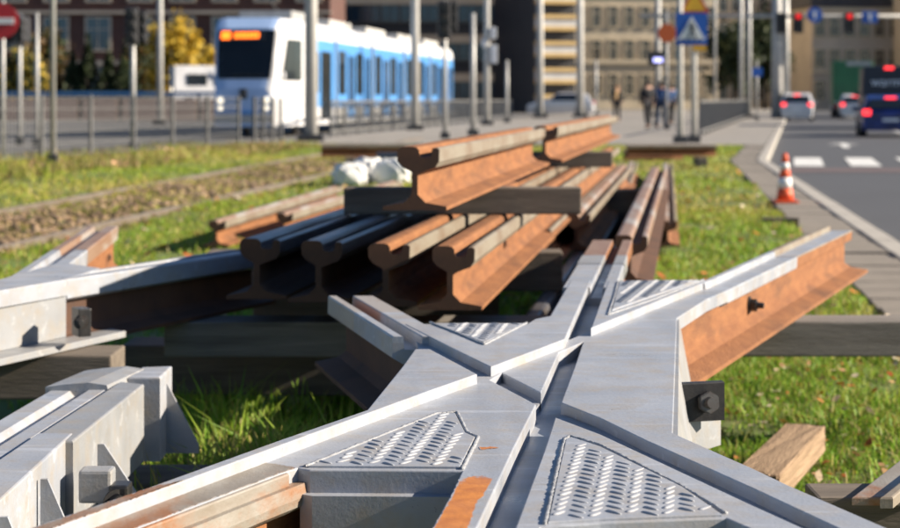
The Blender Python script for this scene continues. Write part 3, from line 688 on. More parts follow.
def make_grass(name, label, *sets):
    Vs, Fs, Cs = [], [], []; off = 0
    for V, F, C in sets: Vs.append(V); Fs.append(F + off); Cs.append(C); off += len(V)
    return tag(np_mesh(name, np.concatenate(Vs), np.concatenate(Fs), M['grass'], np.concatenate(Cs)), label, 'grass')
GREEN = [(.09, .20, .02), (.15, .30, .024), (.20, .35, .032), (.27, .38, .04), (.34, .30, .09)]
YEL = [(.19, .29, .028), (.26, .34, .035), (.33, .35, .05), (.40, .36, .07), (.46, .36, .13)]
DRY = [(.12, .12, .03), (.19, .16, .05), (.28, .21, .08), (.34, .26, .12), (.30, .22, .09)]
def rej_near(X, Y):      # bare strip of the embedded track and slabs
    r = X > np.array([LX1(y) for y in Y]) - .02
    tr0 = -2.95 + .135 * (Y - 12.5) - .0; return r
def trk(Y): return -2.93 + .108 * (Y - 19.9)   # mid line of the track
def rej_track(X, Y):
    m = np.abs(X - trk(Y)) < .72
    return (X > np.array([LX1(y) for y in Y]) - .02) | (m & (RNG.random(len(X)) < .35)) | (np.abs(np.abs(X - trk(Y)) - .77) < .06)
make_grass('grass', 'tall green grass among the sleepers and steel pieces',
    blades(26000, lambda y: (-.75, .25), (2.5, 5.0), (.05, .15), .0055, .9, GREEN),
    blades(9000, lambda y: (-.72, -.12), (3.7, 5.2), (.10, .26), .0065, .8, GREEN[1:]),
    blades(9000, lambda y: (-1.0, .3), (4.8, 7.5), (.05, .2), .0065, .8, GREEN[1:]),
    blades(50000, lambda y: (.25, 1.9), (2.4, 7.2), (.025, .085), .005, 1.6, GREEN + GREEN[1:] + YEL[1:3]),
    blades(9000, lambda y: (-2.2, -.75), (3.0, 7.2), (.04, .12), .006, 1.1, GREEN))
make_grass('grass', 'short yellow-green lawn grass around the stack and the embedded track',
    blades(80000, lambda y: (-3.4 + .1 * (y - 7), LX1(y)), (7.0, 17), (.03, .085), .010, 1.3, GREEN[1:] + YEL, rej_track, ypow=1.2),
    blades(70000, lambda y: (max(LX0(y), -6.2), LX1(y)), (16, 39.3), (.03, .08), .019, 1.3, YEL, rej_track))
make_grass('grass', 'dry tall grass along the foot of the wire fence',
    blades(30000, lambda y: (LX0(y) - .9, LX0(y) + 2.6), (21, 39), (.06, .22), .016, .9, DRY + YEL, None))
def scatter_flat(name, label, n, xf, yr, size, cols, m, thick, cat, reject=None, flat=True):
    Y = yr[0] + (yr[1] - yr[0]) * RNG.random(n); lo = np.array([xf(y)[0] for y in Y]); hi = np.array([xf(y)[1] for y in Y]); X = lo + (hi - lo) * RNG.random(n)
    V, F, C = [], [], []; cc = np.array(cols)
    base = np.array([[-1, -.1, 0], [-.3, -.62, .1], [.5, -.5, .02], [1, 0, .15], [.4, .55, 0], [-.4, .5, .12]]) if flat else None
    ico = bmesh.new(); bmesh.ops.create_icosphere(ico, subdivisions=1, radius=1); iv = np.array([v.co[:] for v in ico.verts]); iF = np.array([[v.index for v in f.verts] for f in ico.faces]); ico.free()
    off = 0
    for i in range(n):
        s = size[0] + (size[1] - size[0]) * RNG.random(); a = RNG.random() * 6.28
        b = (base * (1, .8 + .4 * RNG.random(), thick)) if flat else iv * (1 + .35 * RNG.random((len(iv), 1))) * (1, .75, .6)
        tx, ty = RNG.normal(0, .35, 2); b = b.copy(); b[:, 2] += b[:, 0] * tx + b[:, 1] * ty if flat else 0
        c, sn = math.cos(a), math.sin(a)
        v = np.c_[b[:, 0] * c - b[:, 1] * sn, b[:, 0] * sn + b[:, 1] * c, b[:, 2]] * s + (X[i], Y[i], lawn_z(X[i], Y[i]) + (.03 * RNG.random() + .015 if flat else .01))
        V.append(v); f = np.array([[0, 1, 5], [1, 4, 5], [1, 2, 4], [2, 3, 4]]) if flat else iF
        F.append(f + off); off += len(v); C.append(np.repeat((cc[RNG.integers(len(cc))] * (.7 + .6 * RNG.random()))[None], len(v), 0))
    return tag(np_mesh(name, np.concatenate(V), np.concatenate(F), m, np.concatenate(C)), label, cat)
LEAFC = [(.42, .17, .05), (.5, .3, .14), (.45, .12, .03), (.55, .42, .28), (.35, .2, .1), (.6, .5, .38)]
scatter_flat('fallen_leaves', 'fallen brown and orange leaves on the near grass', 1500, lambda y: (-.7, 2.2), (3.4, 8), (.007, .020), LEAFC, M['litter'], 1, 'leaves')
scatter_flat('fallen_leaves', 'fallen orange leaves over the lawn towards the road', 800, lambda y: (-4.5 + .1 * y, LX1(y)), (7, 26), (.018, .045), LEAFC, M['litter'], 1, 'leaves')
scatter_flat('fallen_leaves', 'drift of pale pink-brown leaves along the wire fence', 900, lambda y: (LX0(y) + .2, LX0(y) + 2.4), (26, 39.5), (.04, .10), [(.6, .34, .22), (.66, .42, .28), (.5, .28, .18)], M['litter'], 1, 'leaves')
make_grass('grass', 'dry yellowish grass growing between the rails of the embedded track',
    blades(26000, lambda y: (trk(y) - 1.1, trk(y) + .9), (8, 34), (.025, .08), .016, 1.2, DRY + YEL[2:], None))
scatter_flat('gravel', 'brown gravel and clods between the rails of the embedded track', 2600, lambda y: (trk(y) - .6, trk(y) + .6), (8, 30), (.02, .055), [(.22, .15, .09), (.15, .10, .06), (.28, .2, .13), (.1, .07, .045)], M['stone'], 1, 'gravel', flat=False)
# ------------------------------------------------------------------ cone, sacks, shadow block by the kerb
cc = P(785, 203, -.0)
cone = empty('traffic_cone', (cc.x, cc.y, 0.0), 0, 'orange traffic cone with white bands standing at the kerb', 'traffic cone')
box('base', (0, 0, .017), (.24, .24, .03), M['orange'], cone, bev=.01)
def frustum(name, z0, z1, r0, r1, m, parent, n=28):
    bm = bmesh.new(); bm_tube(bm, [(0, 0, z0), (0, 0, z1)], [r0, r1], n); return bm_obj(name, bm, m, parent)
rz_ = lambda z: .088 - (z - .03) * .132
for a, b, m, nm, e in ((.03, .15, 'orange', 'body', 0), (.15, .26, 'signwhite', 'reflective_band', .001), (.26, .34, 'orange', 'body', 0), (.34, .41, 'signwhite', 'reflective_band', .001), (.41, .50, 'orange', 'body', 0)):
    frustum(nm, a, b, rz_(a) + e, rz_(b) + e, M[m], cone)
ss = P(813, 226, 0)
tag(timber('shadow_block', ss.x - .42, ss.x - .12, ss.y, -.02, .07, .10, M['wood_grey'], 'low dark block standing in for shadow at the lawn corner by the kerb', R(-8)))  # added low block that gives the dark patch of a shadow
def sack(c, s, rz, label):
    bm = bmesh.new(); bmesh.ops.create_icosphere(bm, subdivisions=4, radius=1)
    ph = random.uniform(0, 6)
    for v in bm.verts:
        p = v.co; n = 1 + .10 * math.sin(p.x * 7 + ph) * math.sin(p.y * 6 + p.z * 5) + .07 * math.sin(p.x * 15 + p.z * 13 + ph) + .05 * abs(math.sin(p.y * 19 + p.x * 11))
        q = Vector((math.copysign(abs(p.x) ** .7, p.x), math.copysign(abs(p.y) ** .75, p.y), math.copysign(abs(p.z) ** .8, p.z))) * n
        v.co = Vector((q.x * s[0], q.y * s[1], max(q.z, -.8) * s[2]))
    tag(bm_obj('plastic_sack', bm, M['plastic_white'], None, True, (c[0], c[1], s[2] * .8), (0, 0, rz)), label, 'sack')
sack((-1.22, 21.3), (.20, .17, .15), .2, 'white plastic sack on the grass, end of the row near the track')
sack((-1.02, 21.9), (.20, .2, .17), .8, 'white plastic sack on the grass, middle of three')
sack((-.72, 21.5), (.22, .16, .17), -.3, 'white plastic sack on the grass, next to the stack of rails')
tag(timber('timber_block', -.95, -.6, 22.6, .03, .36, .2, M['cloth_denim'], 'dark blue bundle standing behind the white sacks', cat='bundle'))

# ------------------------------------------------------------------ wire fence and railings
def wire_fence(p0, p1, n, h, label, wires=6, thick=.012, rails=True):
    t = empty('wire_fence', (p0[0], p0[1], 0), 0, label, 'fence'); d = Vector((p1[0] - p0[0], p1[1] - p0[1], 0)); L = d.length; a = math.atan2(d.y, d.x)
    bm = bmesh.new(); bm_box(bm, (0, 0, h / 2), (.06, .06, h)); me = bpy.data.meshes.new('post'); bm.to_mesh(me); bm.free(); me.materials.append(M['fencegrey'])
    for i in range(n + 1): link('post', me, t, d * (i / n), (0, 0, a))
    bm = bmesh.new(); bm_box(bm, (L / 2, 0, 0), (L, .012, thick)); me = bpy.data.meshes.new('rail_bar'); bm.to_mesh(me); bm.free(); me.materials.append(M['fencegrey'])
    for k in range(wires): link('horizontal_wire', me, t, (0, 0, .10 + (h - .14) * k / (wires - 1)), (0, 0, a))
    bm = bmesh.new()
    for k in range(int(L / .12)): bm_box(bm, (k * .12, 0, h / 2), (.011, .011, h - .1))
    tag(bm_obj('mesh_wires', bm, M['fencegrey'], t, rot=(0, 0, a)), kind='stuff')
    return t
wire_fence((-9.4, 18), (-4.65, 38.5), 11, 1.12, 'grey wire mesh fence with posts along the leaf-strewn grass')
wire_fence((-4.4, 39.3), (-4.0, 41.5), 3, 1.1, 'short end panel of fence in front of the tram nose')
def railing(p0, p1, n, label, gap=.28):
    t = empty('pedestrian_railing', (p0[0], p0[1], 0), 0, label, 'railing'); d = Vector((p1[0] - p0[0], p1[1] - p0[1], 0)); L = d.length; a = math.atan2(d.y, d.x)
    for i in range(n + 1): box('post', d * (i / n) + Vector((0, 0, .5)), (.07, .07, 1.0), M['fencegrey'], t, a)
    for z in (.98, .15):
        o = box('rail_bar', d / 2 + Vector((0, 0, z)), (L, .05, .06), M['fencegrey'], t, a)
    bm = bmesh.new()
    for k in range(int(L / gap)): bm_box(bm, (k * gap, 0, .56), (.022, .022, .8))
    tag(bm_obj('bars', bm, M['fencegrey'], t, rot=(0, 0, a)), kind='stuff')
railing((-3.35, 49), (3.4, 97), 24, 'grey pedestrian railing running alongside the tram', .2)
railing((7.0, 49), (17.6, 103), 22, 'pedestrian railing with close bars along the road pavement')

# ------------------------------------------------------------------ poles, signals, signs
def pole(u, d, dia, v_top, label, m='mast', zb=0, name='mast', cat='pole', group=None, base=True, taper=.8):
    X = XD(u, d); zt = min(ZD(v_top, d), 9.0) if v_top > -50 else 9.0
    t = empty(name, (X, d, zb), 0, label, cat, group)
    tube('shaft', [(0, 0, 0), (0, 0, zt * .5), (0, 0, zt)], [dia / 2, dia / 2 * (1 + taper) / 2, dia / 2 * taper], M[m], t, 14)
    if base: box('base', (0, 0, .09), (dia * 1.9, dia * 1.9, .18), M['dark'], t, bev=.01)
    return t
pole(311, 43.5, .34, -90, 'thick grey catenary mast in front of the tram cab side')
pole(415, 59, .30, -90, 'pale catenary mast in front of the tram\'s middle')
pole(53, 27.6, .085, -90, 'thin tall steel pole at the wire fence', 'zinc')
pole(37, 38, .10, 13, 'thin pole behind the wire fence near the round red sign', 'zinc')
pole(160, 72, .27, -90, 'light street-lamp mast beside the yellow tree')
pole(473, 50, .17, 13, 'short pale post beyond the railing, taller than its neighbours', 'zinc')
pole(540, 97, .42, -90, 'catenary mast beside the gold banded building')
pole(580, 100, .45, -90, 'catenary mast in front of the sandstone building')
pole(658, 108, .42, -90, 'mast behind the group of pedestrians')
pole(741, 92, .22, -90, 'slim mast behind the pedestrian railing, first of two', 'zinc')
pole(749, 99, .30, -90, 'slim mast behind the pedestrian railing, second of two', 'zinc')
pole(715, 75, .12, -90, 'thin pole between the crossing sign and the railing', 'zinc')
pole(596, 118, .2, 60, 'short far post near the fair-haired pedestrian', 'zinc')
def lens(parent, x, y, z, r, m, name='lens'):
    bm = bmesh.new(); bmesh.ops.create_cone(bm, cap_ends=True, segments=18, radius1=r, radius2=r * .85, depth=.04, matrix=Matrix.Rotation(R(90), 4, 'X'))
    return bm_obj(name, bm, m, parent, loc=(x, y, z))
def signal(parent, x, y, z, w, h, reds=None, back=False, name='signal_head'):
    o = box(name, (x, y, z), (w, w * .6, h), M['dark'], parent, bev=w * .12)
    for k in range(3):
        zz = h * (.32 - .32 * k)
        m = M['signal_red'] if reds == k else M['bolt']
        l = lens(o, 0, -w * .3 - .02, zz, w * .27, m)
        bm = bmesh.new(); bm_tube(bm, [(0, 0, 0), (0, -w * .45, -.01)], [w * .40, w * .38], 12, cap=False)
        bm_obj('visor', bm, M['dark'], o, loc=(0, -w * .3, zz))
    return o
t = pole(133, 34, .11, 12, 'traffic signal post with black heads behind the wire fence', 'zinc', name='traffic_signal', cat='traffic light')
signal(t, .0, -.14, ZD(26, 34), .24, .72); signal(t, .17, .05, ZD(27, 34), .2, .66)
t = pole(20, 40, .10, 16, 'traffic signal with black head beside the round red sign', 'zinc', name='traffic_signal', cat='traffic light'); signal(t, .0, -.14, ZD(30, 40), .5, .6)
t = pole(445, 46, .13, 0, 'traffic signal post with black head in front of the tram\'s tail', 'zinc', name='traffic_signal', cat='traffic light')
signal(t, -.02, -.16, ZD(20, 46), .34, 1.0); signal(t, .2, .05, ZD(16, 46), .26, .8)
t = pole(487, 70, .26, -90, 'tapered mast with pale equipment boxes beyond the railing')
box('equipment_box', (.25, -.1, ZD(33, 70)), (.24, .25, .46), M['white'], t, bev=.02); box('equipment_box', (.27, -.1, ZD(54, 70)), (.27, .25, .74), M['white'], t, bev=.02); box('equipment_box', (-.12, -.1, ZD(43, 70)), (.2, .2, .3), M['white'], t, bev=.02)
t = pole(507, 78, .16, 60, 'low pale bollard post beyond the railing', 'zinc')
# no-entry sign at the left edge
dS = 29; t = pole(3, dS, .075, 0, 'round red no-entry sign with white bar on a post', 'zinc', name='no_entry_sign', cat='road sign', base=False)
def disc(parent, c, r, m, th=.02, n=36, name='disc'):
    bm = bmesh.new(); bmesh.ops.create_cone(bm, cap_ends=True, segments=n, radius1=r, radius2=r, depth=th, matrix=Matrix.Rotation(R(90), 4, 'X')); return bm_obj(name, bm, m, parent, loc=c)
disc(t, (-.03, -.06, ZD(21, dS)), .30, M['signred'], name='sign_face'); box('white_bar', (-.03, -.075, ZD(21, dS)), (.46, .012, .10), M['signwhite'], t)
# pedestrian crossing sign on two posts
def flat_poly(name, parent, pts, y, m, th=.006):
    bm = bmesh.new(); a = [bm.verts.new((x, 0, z)) for x, z in pts]; b = [bm.verts.new((x, th, z)) for x, z in pts]; n = len(pts)
    bm.faces.new(a); bm.faces.new(b[::-1])
    for i in range(n): bm.faces.new((a[i], a[(i + 1) % n], b[(i + 1) % n], b[i]))
    return bm_obj(name, bm, m, parent, loc=(0, y, 0))
dC = 41.5; zc = ZD(29, dC)
t = pole(680, dC, .16, -30, 'blue square pedestrian crossing sign with white triangle on a grey post', name='pedestrian_sign', cat='road sign')
def shifted(pts, ox, oz, s=1): return [(x * s + ox, z * s + oz) for x, z in pts]
ox = .26
box('sign_face', (ox, -.12, zc), (.74, .02, .76), M['signblue'], t)
flat_poly('white_triangle', t, shifted([(-.32, -.26), (.32, -.26), (0, .30)], ox, zc), -.140, M['signwhite'])
flat_poly('walking_figure', t, shifted([(-.10, -.22), (-.06, -.22), (.0, -.08), (.07, -.22), (.11, -.22), (.04, -.03), (.035, .04), (.10, -.02), (.11, .01), (.03, .09), (-.03, .09), (-.09, .0), (-.06, -.01), (-.03, .03), (-.03, -.05)], ox, zc), -.1485, M['dark'])
disc(t, (ox, -.1455, zc + .13), .033, M['dark'], .006, 16, 'figure_head')
for k in range(4): flat_poly('zebra_stripe', t, shifted([(-.23 + k * .125, -.255), (-.16 + k * .125, -.255), (-.15 + k * .12, -.225), (-.20 + k * .12, -.225)], ox, zc), -.1475, M['dark'])
t = pole(694, dC + .3, .15, -30, 'post with yellow warning triangle above and a yellow plate beside the blue sign', name='warning_sign', cat='road sign')
flat_poly('warning_triangle', t, shifted([(-.36, -.25), (.36, -.25), (0, .40)], .0, ZD(2, dC)), -.10, M['signred'])
flat_poly('yellow_field', t, shifted([(-.27, -.20), (.27, -.20), (0, .29)], .0, ZD(2, dC)), -.108, M['signyellow'])
box('yellow_plate', (.12, -.06, ZD(47, dC)), (.32, .02, .16), M['signyellow'], t)
t = pole(667, 60, .08, 10, 'slim post with a round orange sign behind the pedestrians', 'zinc', name='orange_sign', cat='road sign'); disc(t, (0, -.06, ZD(33, 60)), .32, M['signorange'], name='sign_face')
t = pole(656, 66, .1, 45, 'dark post with a small lit display by the pedestrians', 'dark', name='display_post', cat='sign')
box('display_case', (0, -.08, ZD(58, 66)), (.62, .14, .5), M['dark'], t); box('lit_screen', (.06, -.155, ZD(60, 66)), (.34, .01, .16), mat('lit_display', (.3, .3, .5), .4, emit=(.45, .45, 1), estr=1.2), t)
# gantry with signals over the road
dG = 95; gz = ZD(16, dG)
gt = empty('signal_gantry', (XD(777, dG), dG, -.1), 0, 'signal gantry on grey masts spanning the road with red lights and blue signs', 'gantry')
g0x = XD(777, dG)
tube('mast', [(0, 0, 0), (0, 0, 9)], [.33, .22], M['mast'], gt, 14); tube('mast', [(XD(788, dG) - g0x, .6, 0), (XD(788, dG) - g0x, .6, 8.5)], [.22, .16], M['zinc'], gt, 14)
tube('beam', [(XD(640, dG) - g0x, 0, gz + .1), (XD(980, dG) - g0x, 0, gz + .1)], .10, M['mast'], gt, 10)
for u, rd in ((780, None), (797, 0), (848, 0)): signal(gt, XD(u, dG) - g0x, -.25, ZD(23, dG) + .1, .55, 1.1, rd)
for u, v in ((814, 15), (869, 17)):
    x = XD(u, dG) - g0x; z = ZD(v, dG) + .1
    o = disc(gt, (x, -.2, z), .42, M['signblue'], name='lane_sign') if u == 814 else box('lane_sign', (x, -.2, z), (.85, .03, .62), M['signblue'], gt)
    flat_poly('white_arrow', o, [(-.06, -.22), (.06, -.22), (.06, .05), (.18, .05), (0, .24), (-.18, .05), (-.06, .05)], -.03, M['signwhite'])
t = pole(757, 85, .10, 60, 'small blue sign on a post by the railing\'s far end', 'zinc', name='small_blue_sign', cat='road sign'); box('sign_face', (0, -.07, ZD(72, 85)), (.5, .02, .42), M['signblue'], t)

# ------------------------------------------------------------------ tram
tm = empty('tram', (XD(300, 51) - 1.23, 50.0, 0), -math.atan(.149), 'blue and white low-floor articulated tram with amber destination display', 'tram')
W = 1.23
def ring_tram(y, w, z0, z1, r=.35, nose=0):
    pts = [(-w, z0), (w, z0), (w, z1 - r), (w - r * .12, z1 - r * .5), (w - r * .45, z1 - r * .12), (w - r, z1), (-w + r, z1), (-w + r * .45, z1 - r * .12), (-w + r * .12, z1 - r * .5), (-w, z1 - r)]
    return [(x, y, z) for x, z in pts]
def loft(name, rings, m, parent, mi=None, smooth=False):
    bm = bmesh.new(); RR = [[bm.verts.new(p) for p in r] for r in rings]; n = len(RR[0])
    for i, (A, B) in enumerate(zip(RR, RR[1:])):
        for k in range(n):
            f = bm.faces.new((A[k], A[(k + 1) % n], B[(k + 1) % n], B[k])); f.smooth = smooth
            if mi: f.material_index = mi(i, k)
    for g in (RR[0], RR[-1]): bm.faces.new(g)
    return bm_obj(name, bm, m, parent)
TB = .28; TT = 3.36
# nose: curved, narrower in front, windscreen raked
def nose_ring(y, w, zt):
    return ring_tram(y, w, TB, zt, .3)
nose_r = []
for (y, w, zt) in ((-1.15, .80, 1.35), (-1.08, .84, 1.60), (-.92, .88, 2.3), (-.70, .92, 3.05), (-.42, .99, 3.36), (.3, 1.13, TT), (1.3, W, TT), (5.2, W, TT)): nose_r.append(nose_ring(y, w, zt))
loft('cab_body', nose_r, [M['deepblue'], M['white']], tm, lambda i, k: 1 if (k in (1, 2, 3)) else (1 if i >= 5 else 0))
# windscreen, display, lamps on the nose
def npanel(name, pts, m, off=.0): 
    bm = bmesh.new(); bm.faces.new([bm.verts.new(p) for p in pts]); r = bmesh.ops.extrude_face_region(bm, geom=bm.faces[:])
    for v in r['geom']:
        if isinstance(v, bmesh.types.BMVert): v.co.y -= .03
    return bm_obj(name, bm, m, tm)
def ny(z): # nose y at height z
    T = ((.28, -1.15), (1.35, -1.15), (1.6, -1.08), (2.3, -.92), (3.05, -.70), (3.36, -.42))
    for (za, ya), (zb, yb) in zip(T, T[1:]):
        if z <= zb: return ya + (yb - ya) * (z - za) / (zb - za)
    return -.42
ws = [(-.90, 1.62), (.90, 1.62), (.93, 2.3), (.90, 2.98), (-.90, 2.98), (-.93, 2.3)]
wsb = bmesh.new()
lo = [wsb.verts.new((x, ny(1.62) - .03, 1.62)) for x in (-.76, .76)]; mi_ = [wsb.verts.new((x, ny(2.3) - .03, 2.3)) for x in (.81, -.81)]; hi_ = [wsb.verts.new((x, ny(3.0) - .03, 3.0)) for x in (.83, -.83)]
wsb.faces.new((lo[0], lo[1], mi_[0], mi_[1])); wsb.faces.new((mi_[1], mi_[0], hi_[0], hi_[1]))
bmesh.ops.extrude_face_region(wsb, geom=wsb.faces[:])
bm_obj('windscreen', wsb, M['glass'], tm)
dz0, dz1 = 2.72, 2.96; dp = box('destination_display', (-.12, ny(2.84) - .045, 2.84), (1.30, .02, .30), M['black'], tm)
dp.rotation_euler = (R(-16), 0, 0)
def amber(name, x, z, w, h): return box(name, (x, -.016, z), (w, .008, h), M['amber'], dp)
amber('route_block', -.47, 0, .26, .22)
xx = -.22
for w in (.09, .04, .09, .09, .08, .09, .09):
    amber('amber_letter', xx + w / 2, random.uniform(-.006, .006), w, .17); xx += w + .022
for s in (-1, 1):
    for z, r, x in ((1.02, .085, .66), (.80, .07, .66)):
        lens(tm, s * x, -1.17, z, r, M['lamp_white'], 'headlight')
    o = box('wing_mirror', (s * 1.06, -.80, 1.70), (.10, .14, .22), M['white'], tm, bev=.03)
box('bumper', (0, -1.16, .50), (1.62, .10, .22), M['zinc'], tm, bev=.03)
box('blue_stripe', (0, -1.17, .68), (1.56, .03, .10), M['blue'], tm); box('wiper', (0.1, ny(1.8) - .07, 1.72), (.9, .03, .03), M['black'], tm)
box('coupler', (0, -1.12, 1.2), (.22, .16, .28), M['dark'], tm, bev=.02)
def side_panel(name, pts, m, x=W):   # points (y,z) on the right side
    bm = bmesh.new(); a = [bm.verts.new((x - .02, y, z)) for y, z in pts]; b = [bm.verts.new((x + .012, y, z)) for y, z in pts]; n = len(pts)
    bm.faces.new(a[::-1]); bm.faces.new(b)
    for i in range(n): bm.faces.new((a[i], a[(i + 1) % n], b[(i + 1) % n], b[i]))
    return bm_obj(name, bm, m, tm)
bm = bmesh.new(); q4 = [(.975, -.62, 1.58), (1.155, .3, 1.58), (1.205, .80, 1.58), (1.205, .80, 2.75), (1.155, .3, 2.75), (1.055, -.25, 2.75)]
va = [bm.verts.new((x + .012, y, z)) for x, y, z in q4]; vb = [bm.verts.new((x - .06, y, z)) for x, y, z in q4]
for g in (va, vb): bm.faces.new((g[0], g[1], g[4], g[5])); bm.faces.new((g[1], g[2], g[3], g[4]))
for k in range(6): bm.faces.new((va[k], va[(k + 1) % 6], vb[(k + 1) % 6], vb[k]))
bm_obj('cab_side_window', bm, M['glass'], tm)
def blue_line(y0, z0, y1, z1): side_panel('blue_line', [(y0, z0), (y0 + .12, z0), (y1 + .12, z1), (y1, z1)], M['blue'], W + .004)
side_panel('blue_line', [(1.25, .3), (1.4, .3), (1.7, 1.1), (1.55, 1.1)], M['blue'], W + .004)
# passenger sections
secs = [(5.5, 11.2), (11.6, 17.6), (18.0, 23.9), (24.3, 30.6)]
side_panel('blue_band', [(1.6, .8), (5.18, .8), (5.18, 2.84), (1.6, 2.84)], M['blue'])
side_panel('window', [(1.9, 1.25), (2.9, 1.25), (2.9, 2.45), (1.9, 2.45)], M['glass'], W + .012)
side_panel('door', [(3.2, .45), (4.6, .45), (4.6, 2.5), (3.2, 2.5)], M['glass'], W + .012)
for (y0, y1) in secs:
    loft('section_body', [ring_tram(y, W, TB, TT) for y in (y0, (y0 + y1) / 2, y1)], M['white'], tm)
    side_panel('blue_band', [(y0 + .03, .8), (y1 - .03, .8), (y1 - .03, 2.84), (y0 + .03, 2.84)], M['blue'])
    side_panel('skirt', [(y0 + .02, TB + .01), (y1 - .02, TB + .01), (y1 - .02, .78), (y0 + .02, .78)], M['mast'])
    L = y1 - y0
    for a, b, dr in ((.04, .22, 0), (.27, .49, 1), (.53, .72, 0), (.76, .96, 1)):
        if dr:
            for q in (0, 1):
                ya = y0 + L * (a + (b - a) * .5 * q) + .03; yb2 = y0 + L * (a + (b - a) * .5 * (q + 1)) - .03
                side_panel('door_leaf', [(ya, .42), (yb2, .42), (yb2, 2.6), (ya, 2.6)], M['blue'], W + .014)
                side_panel('door_pane', [(ya + .1, .75), (yb2 - .1, .75), (yb2 - .1, 2.45), (ya + .1, 2.45)], M['glass'], W + .028)
        else:
            side_panel('window', [(y0 + L * a, 1.2), (y0 + L * b, 1.2), (y0 + L * b, 2.58), (y0 + L * a, 2.58)], M['glass'], W + .014)
    box('roof_unit', (0, (y0 + y1) / 2, TT + .14), (1.5, L * .6, .26), M['mast'], tm, bev=.05)
for y0, y1 in ((5.2, 5.5), (11.2, 11.6), (17.6, 18.0), (23.9, 24.3)):
    loft('bellows', [ring_tram(y, W - .1, TB + .1, TT - .08) for y in np.linspace(y0, y1, 3)], M['dark'], tm)
for yb3 in (2.0, 3.8, 13.7, 15.5, 26.5, 28.3):
    for s in (-1, 1):
        bm = bmesh.new(); bmesh.ops.create_cone(bm, cap_ends=True, segments=20, radius1=.3, radius2=.3, depth=.12, matrix=Matrix.Rotation(R(90), 4, 'Y')); bm_obj('wheel', bm, M['bolt'], tm, loc=(s * .75, yb3, .29))
box('roof_unit', (0, 2.6, TT + .14), (1.6, 2.6, .28), M['zinc'], tm, bev=.05)
tube('pantograph', [(0, 3.2, TT + .25), (0, 2.0, TT + .55), (0, 3.0, TT + .95)], .05, M['dark'], tm)
box('pantograph_head', (0, 3.0, TT + .98), (1.6, .2, .05), M['dark'], tm)

